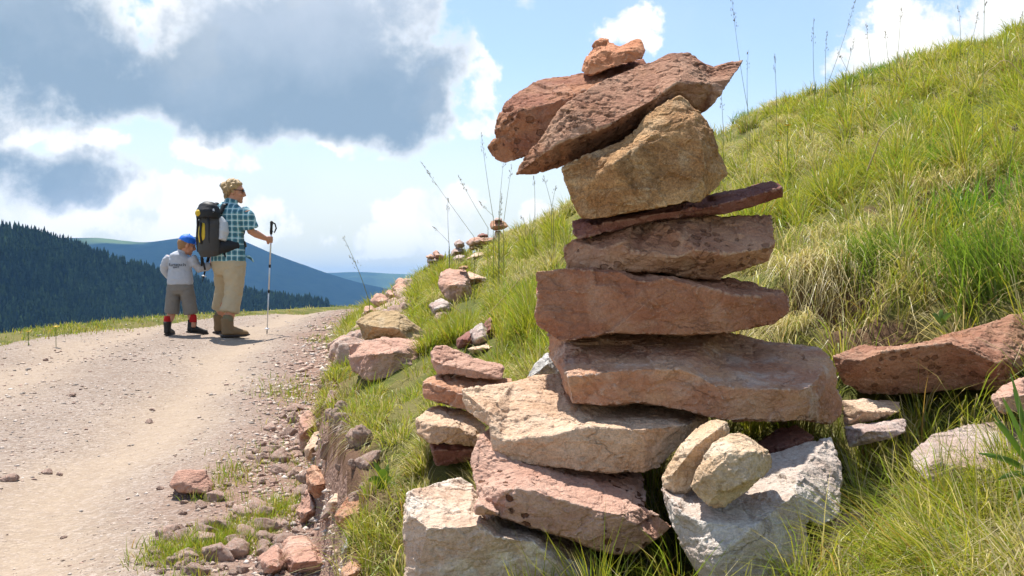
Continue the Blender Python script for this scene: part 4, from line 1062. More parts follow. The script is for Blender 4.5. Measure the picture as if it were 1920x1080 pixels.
def hand(mb, wrist, dirv, palm, k=1.0, curl=1.0):
    """palm with five curled fingers; dirv points from the wrist to the knuckles, palm is the side fingers close to"""
    w = Vector(wrist); d = Vector(dirv).normalized(); p = Vector(palm); p = (p-d*p.dot(d)).normalized(); s = d.cross(p)
    mb.tube([w-d*.01*k, w+d*.03*k, w+d*.075*k, w+d*.088*k], [(.022*k, .017*k), (.034*k, .016*k), (.039*k, .014*k), (.034*k, .010*k)], ref=s, n=12)
    for i, ln in enumerate((.060, .068, .064, .050)):
        b = w+d*.082*k+s*(i-1.5)*.019*k; pts = [b]; a = 0
        for j, (seg, r) in enumerate(((.45, .6), (.32, .95), (.23, .8))):
            a += r*curl; b = b+(d*math.cos(a)+p*math.sin(a))*ln*k*seg; pts.append(b)
        mb.tube(pts, [.0095*k, .009*k, .008*k, .006*k], n=8)
    b = w+d*.025*k-s*.032*k
    mb.tube([b, b-s*.018*k+d*.022*k+p*.012*k, b-s*.012*k+d*.045*k+p*.032*k*curl, b-s*.002*k+d*.058*k+p*.045*k*curl], [.013*k, .011*k, .0095*k, .007*k], n=8)

def boot(e, pos, yaw, k, mat, name='boot', pitch=0.0, roll=0.0):
    M4 = Matrix.Translation(pos) @ Matrix.Rotation(yaw, 4, 'Z') @ Matrix.Rotation(pitch, 4, 'X')
    mb = MB()
    mb.tube([(0, -.085*k, .055*k), (0, -.03*k, .062*k), (0, .04*k, .055*k), (0, .11*k, .042*k), (0, .16*k, .036*k), (0, .185*k, .03*k)], [(.034*k, .042*k), (.042*k, .05*k), (.045*k, .042*k), (.048*k, .032*k), (.042*k, .026*k), (.02*k, .014*k)], n=14, M4=M4)
    mb.tube([(0, -.035*k, .03*k), (0, -.035*k, .10*k), (0, -.04*k, .165*k), (0, -.042*k, .185*k)], [(.046*k, .062*k), (.046*k, .06*k), (.052*k, .062*k), (.054*k, .064*k)], n=14, M4=M4)
    b = mb.build(name, mat, e, .009*k, 2)
    sb = MB(); sb.tube([(0, -.10*k, .012*k), (0, -.06*k, .012*k), (0, .06*k, .012*k), (0, .14*k, .013*k), (0, .195*k, .02*k)], [(.03*k, .012*k), (.044*k, .014*k), (.046*k, .014*k), (.05*k, .014*k), (.025*k, .01*k)], n=14, M4=M4)
    sb.build('sole', SOLE, b)
    return M4

# ---- woman
wg = ray_ground(428, 630.5); YW = wg[1]; kw = YW/10.7
YAW = R(-35); cw, sw = math.cos(YAW), math.sin(YAW)
def vb(x, y, z): return Vector((x*cw+y*sw, -x*sw+y*cw, z))      # picture-facing offsets -> body frame
wo = empty('person', tuple(wg), YAW); wo.scale = (kw,)*3
tag(wo, 'woman in teal plaid shirt and beige trousers walking on the gravel road', 'person')
def gz(v):   # ground under a body-frame point relative to her origin
    x = wg[0]+kw*(v.x*cw-v.y*sw); y = wg[1]+kw*(v.x*sw+v.y*cw); return (T1(x, y)-wg[2])/kw
fr = vb(.055, -.09, 0); fl = vb(-.135, .25, 0); fr.z = gz(fr); fl.z = gz(fl)
mb = MB()
HM = Matrix.Translation(vb(.062, .02, 1.553)) @ Matrix.Rotation(R(-46), 4, 'Z') @ Matrix.Rotation(R(-6), 4, 'X')
head(mb, HM, 1.0)
mb.tube([vb(.03, 0, 1.36), vb(.035, .0, 1.44), vb(.055, .01, 1.52)], [.062, .056, .055])
mb.tube([(.0, 0, .80), (.0, 0, 1.0), (.01, 0, 1.2), (.01, 0, 1.34), (.02, 0, 1.40)], [(.17, .12), (.15, .11), (.16, .11), (.16, .1), (.08, .07)])
shR, elR, wrR = vb(.20, -.07, 1.345), vb(.25, -.02, 1.125), vb(.375, .11, 1.055)
mb.tube([shR, shR.lerp(elR, .5), elR, elR.lerp(wrR, .35), wrR], [.056, .050, .041, .043, .027])
hR = vb(.405, .15, 1.05)
hand(mb, wrR, hR-wrR, vb(-.4, .8, -.05), 1.0, .95)
shL, elL, wrL = vb(-.19, .09, 1.34), vb(-.27, .11, 1.08), vb(-.205, .10, .86)
mb.tube([shL, shL.lerp(elL, .5), elL, elL.lerp(wrL, .35), wrL], [.056, .05, .041, .042, .027])
hand(mb, wrL, (0.02, .02, -1), vb(-.5, -.6, 0), 1.0, .75)
for hp, ft in ((Vector((.095, 0, .82)), fr), (Vector((-.095, .02, .82)), fl)):
    kn = hp.lerp(ft, .5)+Vector((0, .02, .04)); an = ft+Vector((0, -.03, .09))
    mb.tube([hp, kn, kn.lerp(an, .35)+Vector((0, -.015, 0)), an+Vector((0, 0, .06)), an], [.09, .06, .06, .042, .038])
mb.build('body', SKIN, wo, .0075, 2)
hb = MB(); hb.ball((0, -.022, .036), (.084, .094, .088), HM)
for _ in range(150):
    u, v = random.uniform(0, 6.28), random.uniform(-.75, 1)
    d = Vector((math.cos(u)*math.sqrt(1-v*v), math.sin(u)*math.sqrt(1-v*v), v))
    if d.y > .25 and d.z < .55: continue
    p = Vector((d.x*.084, d.y*.094-.022, d.z*.088+.034)); hb.ball(p, random.uniform(.012, .026), HM, 8, 5)
for z_ in (-.02, -.05): hb.ball((0, -.07, z_), (.062, .04, .05), HM)
hb.ball((0, -.115, .05), (.05, .035, .045), HM)
for _ in range(0):
    u, v = random.uniform(0, 6.28), random.uniform(-.6, 1)
    d = Vector((math.cos(u)*math.sqrt(1-v*v), math.sin(u)*math.sqrt(1-v*v), v))
    if d.y > .45 and d.z < .5: continue
    p = Vector((d.x*.09, d.y*.1-.022, d.z*.1+.036)); t_ = (d+Vector((random.gauss(0, .7), random.gauss(0, .7), random.gauss(0, .7)))).normalized()
    hb.tube([p, p+t_*.018, p+t_*.026+d*.012], [.010, .009, .006], n=6, M4=HM)
hb.build('hair', HAIR, wo, .0065, 2, .006)
cb = MB(); cb.tube([HM @ Vector((-.03, -.135, .03)), HM @ Vector((0, -.15, .05)), HM @ Vector((.02, -.145, .075))], [.012, .018, .010], n=8); cb.build('hair_clip', WHITEG, wo)
gb = MB()
for s in (-1, 1): gb.ball((s*.034, .094, .016), (.027, .008, .02), HM, 10, 6); gb.tube([(s*.06, .085, .02), (s*.08, .04, .018), (s*.084, -.01, .012)], .004, n=6, M4=HM)
gb.tube([(-.012, .1, .018), (.012, .1, .018)], .004, n=6, M4=HM); gb.build('sunglasses', GLASS, wo)
sb = MB()
sb.tube([(.0, 0, .80), (.0, 0, .9), (.0, 0, 1.0), (.0, 0, 1.12), (.005, 0, 1.24), (.01, 0, 1.33), (.015, 0, 1.385), (.02, 0, 1.43)], [(.20, .155), (.196, .155), (.185, .145), (.182, .14), (.192, .138), (.196, .125), (.15, .10), (.075, .07)], n=22)
sb.tube([shR+Vector((-.05, 0, .0)), shR.lerp(elR, .3), shR.lerp(elR, .62), shR.lerp(elR, .86)], [.068, .078, .082, .088]); sb.tube([shL+Vector((.05, 0, 0)), shL.lerp(elL, .3), shL.lerp(elL, .62), shL.lerp(elL, .86)], [.068, .076, .08, .085])
sh = sb.build('shirt', PLAID, wo, .011, 3, .009)
MB().tube([vb(.025, 0, 1.425), vb(.035, .0, 1.455), vb(.04, .0, 1.475)], [(.078, .072), (.07, .068), (.07, .066)], n=18).build('collar', PLAID, sh, .009, 1)
MB().tube([vb(.20, -.01, .86), vb(.235, .02, .84), vb(.265, .04, .80)], [(.03, .02), (.022, .012), (.012, .006)], n=8).build('shirt_tail', PLAID, sh, .006, 1)
tb = MB()
tb.tube([(0, 0, .88), (0, 0, .80), (0, .005, .72), (0, .005, .66)], [(.17, .135), (.192, .152), (.186, .15), (.15, .115)], n=20)
for hp, ft in ((Vector((.10, 0, .80)), fr), (Vector((-.10, .02, .80)), fl)):
    b_ = ft+Vector((0, -.02, .27)); kn = hp.lerp(b_, .55)+Vector((0, .03, 0))
    tb.tube([hp, hp.lerp(kn, .5), kn, kn.lerp(b_, .6), b_], [(.106, .122), (.098, .112), (.086, .094), (.084, .092), (.092, .096)], n=18)
tb.build('trousers', BEIGE, wo, .011, 3, .011)
for ft, yw in ((fr, -.12), (fl, .05)):
    boot(wo, ft+Vector((0, .0, .004)), yw, 1.12, BROWNB)
    MB().tube([ft+Vector((0, -.04, .17)), ft+Vector((0, -.038, .215)), ft+Vector((0, -.036, .24))], [.058, .056, .052], n=14).build('sock', SOCKG, wo, .01, 1)
# ---- backpack
bp = empty('backpack', tuple(wg), R(-21)); bp.scale = (kw,)*3
tag(bp, 'black and grey backpack with yellow panels on the back of the walking woman', 'backpack')
bp.location = Vector(wg)+Vector((-.05*kw, .02*kw, .86*kw)); Z0 = .86
def B(x, y, z): return Vector((x, y, z-Z0))
m_ = MB(); m_.tube([B(.0, -.24, .86), B(0, -.255, .92), B(0, -.26, 1.05), B(0, -.25, 1.2), B(0, -.235, 1.30)], [(.105, .08), (.124, .10), (.124, .105), (.118, .098), (.10, .085)], n=20)
m_.build('main_bag', DGREY, bp, .01, 3, .004)
m_ = MB(); m_.tube([B(0, -.27, 1.245), B(0, -.265, 1.31), B(0, -.25, 1.37), B(0, -.235, 1.405)], [(.122, .115), (.128, .122), (.11, .10), (.07, .06)], n=20); m_.build('lid', BLACK, bp, .01, 3, .004)
MB().ball(B(-.04, -.372, 1.30), (.042, .028, .038)).build('lid_pocket', YELL, bp, .008, 1)
MB().tube([B(-.01, -.340, .97), B(-.01, -.362, 1.06), B(-.01, -.357, 1.15), B(-.01, -.338, 1.2)], [(.044, .014), (.046, .016), (.042, .014), (.03, .012)], n=12).build('front_panel', YELL, bp, .008, 1)
for x in (-.09, .07): MB().tube([B(x, -.315, .90), B(x*.97, -.340, 1.03), B(x*.9, -.335, 1.17), B(x*.8, -.35, 1.27)], .012, n=8).build('compression_strap', BLACK, bp)
MB().tube([B(-.01, -.362, .98), B(-.01, -.383, 1.08), B(-.01, -.372, 1.2)], .013, n=6).build('webbing', BLACK, bp)
MB().tube([B(.125, -.20, 1.02), B(.137, -.185, 1.11), B(.127, -.18, 1.2), B(.10, -.2, 1.26)], [(.03, .055), (.036, .066), (.032, .056), (.018, .035)], n=14).build('side_pocket', WHITEG, bp, .009, 2, .006)
MB().ball(B(.075, -.30, 1.315), (.046, .05, .05)).build('map_pocket', WHITEG, bp, .009, 2)
MB().tube([B(0, -.25, .93), B(.12, -.19, .95), B(.22, -.06, .985), B(.235, .04, .99), B(.17, .15, .98)], [(.05, .08), (.05, .07), (.022, .055), (.016, .04), (.012, .025)], ref=(0, -1, 0), n=12).build('hip_belt', BLACK, bp, .01, 2)
MB().tube([B(0, -.25, .93), B(-.12, -.19, .95), B(-.22, -.06, .985), B(-.235, .04, .99), B(-.17, .15, .98)], [(.05, .08), (.05, .07), (.022, .055), (.016, .04), (.012, .025)], ref=(0, -1, 0), n=12).build('hip_belt', BLACK, bp, .01, 2)
for s in (-1, 1):
    MB().tube([B(s*.07, -.16, 1.30), B(s*.085, -.12, 1.40), B(s*.10, .0, 1.432), B(s*.115, .11, 1.37), B(s*.12, .155, 1.25), B(s*.15, .145, 1.12), B(s*.2, .02, 1.02)], [(.03, .014)]*5+[(.018, .008), (.014, .006)], n=10).build('shoulder_strap', BLACK, bp, .008, 1)
for a, b in ((vb(.0, -.2, .90), vb(.055, -.2, .76)), (vb(.215, -.06, .98), vb(.205, -.08, .86)), (vb(-.235, -.1, 1.0), vb(-.225, -.1, .75)), (vb(-.225, -.1, .86), vb(-.19, -.1, .71))):
    MB().tube([B(*a), B(*a.lerp(b, .5)), B(*b)], [(.013, .005)]*3, n=8).build('loose_strap', BLACK, bp)
# ---- trekking poles
def pole(name, label, top, tip, grip, light, o0, extra=None):
    d = (tip-top).normalized(); L = (tip-top).length
    e = empty(name, tuple(tip)); tag(e, label, 'trekking pole')
    q = lambda t: top+d*t-tip
    MB().tube([q(-.005), q(.01), q(.05), q(.13), q(.15)], [.010, .019, .015, .017, .012], n=12).build('grip', BLACK, e)
    if light:
        for a, b, r in ((.15, .52, .0095), (.52, .82, .0085), (.82, L-.05, .0072)): MB().tube([q(a), q(b)], r, n=10).build('shaft', ALU, e)
        for a in (.52, .82): MB().tube([q(a-.018), q(a), q(a+.018)], [.011, .0135, .011], n=10).build('clamp', BLACK, e)
    else:
        MB().tube([q(.15), q(L-.05)], .010, n=10).build('shaft', BLACK, e)
    MB().tube([q(L-.075), q(L-.068), q(L-.06)], [.012, .03, .012], n=14).build('basket', ALU, e)
    MB().tube([q(L-.06), q(L-.01), q(L)], [.007, .005, .002], n=8).build('tip', BLACK, e)
    return e, q
def wv(x, y, z): return Vector((wg[0]+kw*x, wg[1]+kw*y, wg[2]+kw*z))
hp_ = wv(.405, .19, 1.055)
tp = wv(.312, .42, 0); tp.z = T1(tp.x, tp.y)
top = wv(.426, .165, 1.245)
e, q = pole('trekking_pole', 'silver trekking pole with black grip planted on the road by the woman', top, tp, None, True, wo)
st_ = MB(); st_.tube([q(.005), q(.02)+Vector((.04, 0, -.01)), q(.05)+Vector((.055, 0, -.03)), q(.10)+Vector((.035, 0, -.03)), q(.10)], [(.009, .002)]*5, n=6); st_.build('wrist_loop', BLACK, e)
pole('trekking_pole', 'short folded black trekking pole hanging from the left hand of the woman', wv(-.21, .06, .93), wv(-.285, .02, .585), None, False, wo)

# ---- boy
bg_ = ray_ground(338, 629); kb = bg_[1]/10.7
bo = empty('person', tuple(bg_), R(-8)); bo.scale = (kb,)*3
tag(bo, 'boy in blue cap, pale grey sweater and red socks walking beside the woman', 'person')
mb = MB()
BH = Matrix.Translation((.058, .03, .972)) @ Matrix.Rotation(R(-52), 4, 'Z') @ Matrix.Rotation(R(-17), 4, 'X')
head(mb, BH, .86)
mb.tube([(.01, 0, .84), (.025, .005, .89), (.045, .02, .94)], [.045, .04, .042])
mb.tube([(0, 0, .55), (0, 0, .7), (.0, 0, .82), (.01, 0, .87)], [(.105, .08), (.1, .075), (.1, .07), (.05, .045)])
aL = [(-.115, 0, .845), (-.165, .0, .77), (-.195, .02, .715), (-.175, .06, .66), (-.148, .09, .615)]; aR = [(.12, 0, .845), (.155, .02, .77), (.185, .06, .72), (.25, .11, .74), (.29, .14, .765)]
mb.tube(aL, [.036, .034, .029, .028, .02]); mb.tube(aR, [.036, .034, .029, .028, .02])
hand(mb, aL[-1], (.05, .02, -.1), (1, .5, 0), .72, .7); hand(mb, aR[-1], (.8, .3, .3), (0, -.2, -1), .72, .8)
lf, rf = Vector((-.125, -.02, 0)), Vector((.125, .06, .015))
for hp, ft in ((Vector((-.06, 0, .53)), lf), (Vector((.055, 0, .53)), rf)):
    kn = hp.lerp(ft, .5)+Vector((0, .025, .02)); an = ft+Vector((0, -.02, .07))
    mb.tube([hp, kn, kn.lerp(an, .4), an+Vector((0, 0, .05)), an], [.058, .043, .043, .032, .03])
mb.build('body', SKIN, bo, .006, 2)
MB().ball((0, -.022, .008), (.070, .080, .070), BH).ball((0, -.055, -.035), (.05, .03, .04), BH).build('hair', HAIRB, bo, .007, 1, .003)
cm = MB(); cm.ball((0, -.006, .040), (.079, .093, .078), BH)
for k in range(len(cm.v)):
    l_ = BH.inverted() @ cm.v[k]
    t_ = .012+.42*min(l_.y, .03)
    if l_.z < t_: l_.z = t_; cm.v[k] = BH @ l_
cap = cm.build('cap', BLUE, bo, .007, 1)
MB().tube([(0, .07, .040), (0, .10, .040), (0, .135, .030), (0, .155, .022)], [(.068, .008), (.066, .008), (.052, .007), (.03, .005)], n=16, M4=BH).build('brim', BLUE, cap, .006, 1)
MB().ball((0, -.006, .118), .008, BH, 8, 5).build('button', BLUE, cap)
sw_ = MB()
sw_.tube([(0, 0, .545), (0, 0, .57), (0, 0, .62), (-.003, 0, .72), (-.003, 0, .80), (0, 0, .855), (.012, .004, .89)], [(.132, .104), (.139, .108), (.134, .104), (.122, .096), (.122, .092), (.108, .08), (.05, .046)], n=22)
sw_.tube(aL[:4]+[(-.155, .08, .63)], [.05, .05, .047, .041, .036]); sw_.tube(aR[:4]+[(.272, .128, .755)], [.05, .05, .047, .042, .036])
swo = sw_.build('sweater', SWEAT, bo, .008, 3, .007)
MB().tube([(.012, .004, .885), (.022, .008, .912)], [(.052, .05), (.049, .047)], n=16).build('collar', SWEAT, swo, .007, 1)
def lettering(txt, size, z0, wmax):
    cu = bpy.data.curves.new('lettering', 'FONT'); cu.body = txt; cu.align_x = 'CENTER'; cu.size = size; cu.extrude = .0008
    t = bpy.data.objects.new('tmp', cu); COL.objects.link(t)
    me = bpy.data.meshes.new_from_object(t.evaluated_get(bpy.context.evaluated_depsgraph_get())); bpy.data.objects.remove(t)
    xs = [v.co.x for v in me.vertices]; k = wmax/(max(xs)-min(xs))
    dg = bpy.context.evaluated_depsgraph_get()
    for v in me.vertices:
        x, z = v.co.x*k, z0+v.co.y*k
        hit, loc, nor, idx = swo.ray_cast(Vector((x, -.4, z)), Vector((0, 1, 0)))
        v.co = Vector((x, (loc.y if hit else -.1)-.003-v.co.z, z))
    me.name = 'lettering'; obj('lettering', me, INK, swo)
bpy.context.view_layer.update()
lettering('Kurtatsch', .05, .742, .185); lettering('sport', .02, .722, .07)
sb = MB(); sb.tube([(0, 0, .60), (0, 0, .54), (0, 0, .48), (0, 0, .44)], [(.122, .095), (.13, .1), (.125, .1), (.09, .075)], n=20)
for hp, ft in ((Vector((-.066, 0, .53)), lf), (Vector((.062, 0, .53)), rf)):
    b_ = hp.lerp(ft, .58)+Vector((0, .015, 0)); b_.z = .235
    sb.tube([hp, hp.lerp(b_, .5), b_], [(.074, .085), (.072, .08), (.071, .078)], n=16)
sb.build('shorts', GREYC, bo, .008, 2, .007)
for ft, yw, pt in ((lf, .15, 0), (rf, -.85, -.12)):
    bf = ft.copy(); bf.z += .004+T1(bg_[0]+ft.x*kb, bg_[1]+ft.y*kb)/kb-bg_[2]/kb
    boot(bo, bf, yw, .80, DARKB, pitch=pt)
    MB().tube([bf+Vector((0, -.022, .12)), bf+Vector((0, -.02, .165)), bf+Vector((0, -.016, .205))], [.042, .040, .036], n=14).build('sock', RED, bo, .008, 1)

# ------------------------------------------------------------------ far hills
def hill_mat(name, a, b, c, sc):
    m = bpy.data.materials.new(name); g = N(m)
    pos = g.n('ShaderNodeNewGeometry').outputs['Position']
    n1 = g.noise(pos, sc, 6, .6); n2 = g.noise(pos, sc*14, 4, .7)
    at = g.n('ShaderNodeAttribute', attribute_name='gc').outputs['Color']
    x = g.n('ShaderNodeSeparateColor', ins={0: at}).outputs
    col = g.mix(g.ss(n2, .3, .7), a, b)
    col = g.mix(g.m('MULTIPLY', g.ss(g.m('ADD', n1, g.m('MULTIPLY', x[0], .5)), .62, .78), x[0]), col, c)
    b_ = g.n('ShaderNodeBsdfPrincipled', ins={'Base Color': col, 'Roughness': 1.0, 'Specular IOR Level': 0.0}); g.out(b_.outputs[0]); return m

def hill(name, ridge, Yf, run, mat, rough, nseg=160, nt=40, meadow=None):
    px = np.linspace(ridge[0][0], ridge[-1][0], nseg); py = np.interp(px, [r[0] for r in ridge], [r[1] for r in ridge])
    k = np.ones(5)/5; py = np.convolve(np.pad(py, 2, 'edge'), k, 'valid')
    Yr = Yf(px); zr = ZC+(540-py)/F*Yr
    ts = np.concatenate([np.linspace(-.6, 0, 8)[:-1], np.linspace(0, 1, nt)])
    v = []
    for t in ts:
        Y = Yr-run*t; X = (px-960)/F*Yr
        z = zr-(zr+305)*np.clip(t, 0, 1)**1.15 if t >= 0 else zr-(zr+305)*(-t)*.8
        v.append(np.stack([X, Y, z], 1))
    v = np.stack(v, 0); q = v.reshape(-1, 3)
    amp = np.repeat(np.where(ts > 0, np.minimum(ts*5, 1), 0), nseg)
    q = q.copy(); q[:, 2] += rough*fbm(q/(run*.12), 4, 71)*(amp*.9+.1); v = q.reshape(v.shape)
    n = nseg; i = np.arange(len(ts)-1)[:, None]*n+np.arange(n-1)[None]
    f = np.stack([i, i+1, i+1+n, i+n], -1).reshape(-1, 4)
    me = mesh_np(name, q, f, True)
    c = np.zeros((len(q), 3))
    if meadow is not None:
        pxx = np.tile(px, len(ts)); tt = np.repeat(ts, n); c[:, 0] = meadow(pxx, tt)
    add_col(me, c)
    tag(obj(name, me, mat), kind='structure')
    return v[7:]
H1 = [(-900, 330), (-400, 375), (-150, 402), (0, 428), (40, 434), (80, 440), (140, 460), (200, 482), (250, 498), (300, 508), (340, 522), (420, 538), (500, 556), (580, 566), (660, 577), (760, 586), (900, 596), (1100, 606)]
h1 = hill('wooded_hill', H1, lambda p: 1050+.55*np.clip(p, -900, 1100), 620, hill_mat('wooded_slope', (.006, .012, .006), (.011, .02, .009), (.03, .05, .02), .006), 26)
H2 = [(-500, 420), (-200, 440), (60, 446), (150, 447), (190, 446), (230, 453), (275, 456), (310, 450), (370, 443), (440, 446), (500, 472), (560, 494), (620, 514), (680, 531), (760, 549), (860, 560), (1000, 570), (1300, 580)]
hill('blue_hill', H2, lambda p: 4600+.5*np.clip(p, -500, 1300), 1700, hill_mat('far_forest', (.004, .010, .008), (.012, .022, .014), (.20, .26, .07), .0014), 60,
     meadow=lambda p, t: np.exp(-((p-215)/75)**2)*np.exp(-((t-.03)/.06)**2)*.6)
H3 = [(300, 540), (480, 522), (600, 512), (660, 510), (700, 511), (735, 514), (765, 514), (830, 520), (900, 528), (1100, 535), (1400, 540)]
hill('distant_ridge', H3, lambda p: 7800+0*p, 2000, hill_mat('distant_forest', (.02, .035, .02), (.04, .06, .03), (.14, .2, .07), .0009), 70, meadow=lambda p, t: .35+0*p)

def forest():
    g = h1; nt, ns, _ = g.shape
    n = 32000
    u = rng.random(n)*.56+.20; t = rng.random(n)**1.1*.62          # columns and rows in view
    a = u*(ns-1); b = t*(nt-1); ia, ib = a.astype(int), b.astype(int); fa, fb = (a-ia)[:, None], (b-ib)[:, None]
    base = (g[ib, ia]*(1-fa)+g[ib, np.minimum(ia+1, ns-1)]*fa)*(1-fb)+(g[np.minimum(ib+1, nt-1), ia]*(1-fa)+g[np.minimum(ib+1, nt-1), np.minimum(ia+1, ns-1)]*fa)*fb
    h = (6+5.5*rng.random(n)**1.6)*np.where(rng.random(n) < .06, 1.3, 1); r = h*(.19+.09*rng.random(n))
    m = 7; ang = np.arange(m)*2*np.pi/m
    vs, fs = [], []
    for lay, (z0, z1, rr) in enumerate([(.05, .55, 1.0), (.3, .8, .74), (.58, 1.0, .46)]):
        ja = ang[None]+rng.random((n, 1))*6.28
        rad = r[:, None]*rr*(.7+.6*rng.random((n, m)))
        ring = np.stack([base[:, None, 0]+rad*np.cos(ja), base[:, None, 1]+rad*np.sin(ja), (base[:, 2]+h*z0)[:, None]+h[:, None]*.06*(rng.random((n, m))-.5)], -1)
        tip = base+np.stack([rng.normal(size=n)*.15, 0*h, h*z1], 1)
        o = lay*(m+1)
        vs.append(np.concatenate([ring, tip[:, None]], 1))
        fs.append(np.stack([np.arange(m)+o, (np.arange(m)+1) % m+o, np.full(m, m+o)], 1))
    V = np.concatenate(vs, 1); k = V.shape[1]; f = np.concatenate(fs)
    f = (np.arange(n)[:, None, None]*k+f[None]).reshape(-1, 3)
    me = mesh_np('conifer_forest', V.reshape(-1, 3), f)
    c = np.array((.015, .026, .010))*(.3+.9*rng.random((n, 1)))*(1+.25*fbm(base/60, 3, 5)[:, None]); c[rng.random(n) < .05] *= 2.0
    add_col(me, np.repeat(c, k, 0))
    m_ = bpy.data.materials.new('conifer_needles'); g_ = N(m_)
    at = g_.n('ShaderNodeAttribute', attribute_name='gc').outputs['Color']
    g_.out(g_.n('ShaderNodeBsdfPrincipled', ins={'Base Color': at, 'Roughness': 1.0, 'Specular IOR Level': .0}).outputs[0])
    tag(obj('conifer_forest', me, m_), kind='stuff')
forest()

def haze():
    x, y0, y1, z0, z1 = 9500, -300, 14700, -306, 285
    v = [(a, b, c) for c in (z0, z1) for b in (y0, y1) for a in (-x, x)]
    f = [(0, 2, 3, 1), (4, 5, 7, 6), (0, 1, 5, 4), (2, 6, 7, 3), (0, 4, 6, 2), (1, 3, 7, 5)]
    me = bpy.data.meshes.new('haze'); me.from_pydata(v, [], f)
    m = bpy.data.materials.new('mountain_air'); g = N(m)
    pv = g.n('ShaderNodeVolumePrincipled', ins={'Color': (.23, .51, .95, 1), 'Density': HAZE, 'Anisotropy': 0.0})
    o = g.n('ShaderNodeOutputMaterial'); g.t.links.new(pv.outputs[0], o.inputs['Volume'])
    tag(obj('haze', me, m), kind='stuff')
HAZE = .000083
haze()


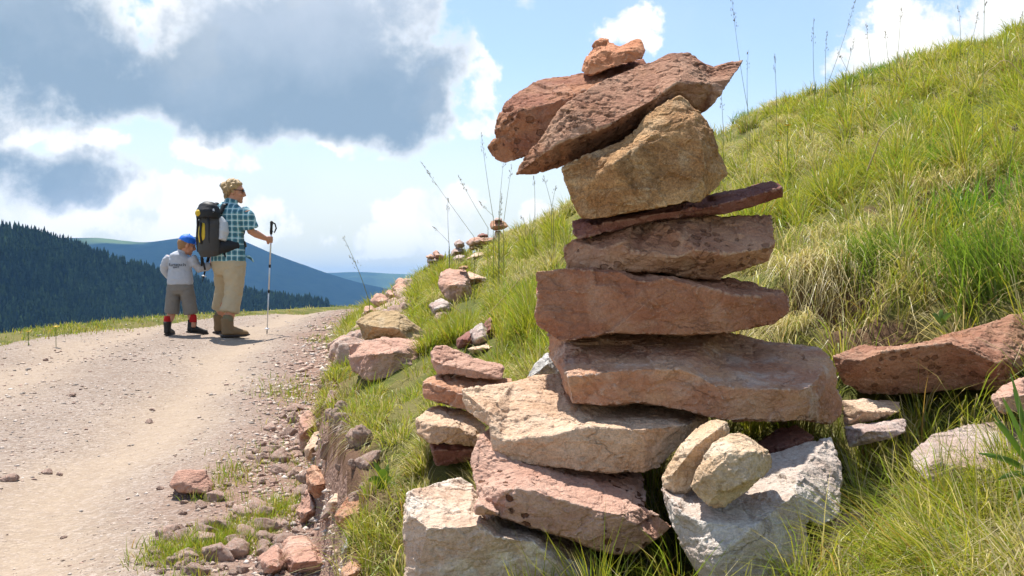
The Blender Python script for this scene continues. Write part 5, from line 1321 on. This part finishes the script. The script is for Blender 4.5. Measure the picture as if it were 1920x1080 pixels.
# ------------------------------------------------------------------ light, camera
SUN = Vector((-.22, .31, .92)).normalized()
def world():
    w = bpy.data.worlds.new('World'); S.world = w; w.use_nodes = True
    g = N(w)
    sky = g.n('ShaderNodeTexSky', sky_type='NISHITA', sun_disc=False, sun_elevation=math.asin(SUN.z), sun_rotation=math.atan2(SUN.x, SUN.y), altitude=1800.0, air_density=1.0, dust_density=.6, ozone_density=1.5)
    D = g.n('ShaderNodeTexCoord').outputs['Generated']
    xyz = g.n('ShaderNodeSeparateXYZ', ins={0: D}).outputs
    n0 = g.noise(D, 5.0, 9, .58); n1 = g.noise(D, 13.0, 9, .6, .3); n2 = g.noise(D, 34.0, 6, .6)
    wv = g.n('ShaderNodeTexNoise', ins={'Vector': D, 'Scale': 9.0, 'Detail': 5.0}).outputs['Color']
    wx = g.n('ShaderNodeSeparateColor', ins={0: wv}).outputs
    az = g.m('ADD', g.m('ARCTAN2', xyz[0], xyz[1]), g.m('MULTIPLY', g.m('SUBTRACT', wx[0], .5), .11))
    el = g.m('ADD', g.m('ARCSINE', xyz[2]), g.m('MULTIPLY', g.m('SUBTRACT', wx[1], .5), .055))
    def blob(px, py, rx, ry, k=1.0):
        a = math.atan((px-960)/F); e = math.atan((540-py)/F*math.cos(a))
        dx = g.m('DIVIDE', g.m('SUBTRACT', az, a), rx/F); dy = g.m('DIVIDE', g.m('SUBTRACT', el, e), ry/F)
        d = g.m('ADD', g.m('MULTIPLY', dx, dx), g.m('MULTIPLY', dy, dy))
        return g.m('MULTIPLY', g.m('SUBTRACT', 1.0, g.m('MULTIPLY', d, .5)), k)
    def field(bl):
        r = None
        for b in bl:
            v = blob(*b)
            r = v if r is None else g.m('SMOOTH_MAX', r, v, .25)
        return r
    dark = field([(580, 120, 290, 160), (740, 180, 140, 100), (430, 190, 160, 90), (640, 240, 190, 45), (320, 170, 130, 70, .92), (60, 60, 200, 150), (170, 130, 130, 90), (60, 325, 170, 60, .85), (-300, 100, 300, 200), (500, -150, 700, 130)])
    white = field([(150, 268, 85, 32), (255, 375, 140, 44), (390, 297, 90, 24), (880, 170, 62, 75), (900, 250, 45, 34), (800, 385, 105, 40, .95), (760, 440, 150, 44, .85), (1185, 40, 70, 55, .75), (60, 400, 120, 40, .9), (420, 390, 90, 40, .8),
                   (1760, 75, 130, 75), (1880, 40, 100, 80), (1650, 120, 90, 40), (1000, 405, 60, 25, .8), (265, 25, 80, 70), (570, 0, 80, 30), (330, 110, 50, 70, .9), (660, 290, 60, 14, .8), (20, 240, 60, 30), (300, 440, 300, 40, .7), (2300, 60, 200, 150), (2900, 0, 250, 200)])
    wd = g.m('ADD', g.m('MULTIPLY', g.m('SUBTRACT', n1, .5), 2.3), g.m('MULTIPLY', g.m('SUBTRACT', n2, .5), 1.5))
    dd = g.m('ADD', g.m('ADD', g.m('MULTIPLY', g.m('SUBTRACT', n0, .5), .9), g.m('MULTIPLY', g.m('SUBTRACT', n1, .5), .8)), g.m('MULTIPLY', g.m('SUBTRACT', n2, .5), .55))
    wm = g.ss(g.m('ADD', white, wd), .45, .78)
    df = g.m('ADD', dark, dd)
    dm = g.ss(df, .38, .62)
    core = g.ss(df, .41, .82)
    # haze towards the horizon
    hz = g.n('ShaderNodeMapRange', interpolation_type='SMOOTHERSTEP', ins={0: xyz[2], 1: .25, 2: .0, 3: 0.0, 4: .97}).outputs[0]
    veil = g.ss(g.noise(D, 3.2, 7, .6), .45, .8)
    sb = g.n('ShaderNodeBackground', ins={'Color': sky.outputs[0], 'Strength': SKYK})
    def bg(col, k=1.0): return g.n('ShaderNodeBackground', ins={'Color': col if isinstance(col, bpy.types.NodeSocket) else (*col, 1), 'Strength': k*CLK}).outputs[0]
    def mx(f, a, b):
        return g.n('ShaderNodeMixShader', ins={0: f, 1: a, 2: b}).outputs[0]
    r = mx(hz, sb.outputs[0], bg((1.06, 1.0, .74)))
    r = mx(g.m('ADD', g.m('MULTIPLY', veil, .3), .22), r, bg((.76, .88, .95)))
    r = mx(g.m('MULTIPLY', wm, .93), r, bg(g.mix(g.ss(n1, .35, .6), (.98, 1.0, 1.0), (1.24, 1.2, 1.1))))
    low = g.ss(el, .17, .29)
    gcol = g.mix(g.m('ADD', g.m('MULTIPLY', low, .6), g.m('MULTIPLY', g.m('SUBTRACT', n0, .5), 2.2), clamp=True), (.29, .395, .505), (.62, .69, .79))
    dcol = g.mix(core, (.98, 1.0, 1.02), gcol)
    r = mx(g.m('MULTIPLY', dm, .96), r, bg(dcol))
    o = g.n('ShaderNodeOutputWorld'); g.t.links.new(r, o.inputs[0])
SKYK = .13; CLK = .64
world()
sl = bpy.data.lights.new('sun', 'SUN'); sl.energy = 5.0; sl.angle = R(.55); sl.color = (1, .955, .89)
so = bpy.data.objects.new('sun', sl); so.rotation_euler = (-SUN).to_track_quat('-Z', 'Y').to_euler(); link(so)
cam = bpy.data.cameras.new('camera'); cam.lens = 35.0; cam.sensor_width = 36.0; cam.clip_start = .05; cam.clip_end = 60000
cam.lens = F/1920*36
co_ = bpy.data.objects.new('camera', cam); co_.location = (0, 0, ZC); co_.rotation_euler = (R(90), 0, 0); link(co_)
S.camera = co_
S.view_settings.view_transform = 'Standard'; S.view_settings.look = 'None'; S.view_settings.exposure = .78; S.view_settings.gamma = 1
S.cycles.use_denoising = True
S.cycles.max_bounces = 8; S.cycles.diffuse_bounces = 4; S.cycles.transparent_max_bounces = 8
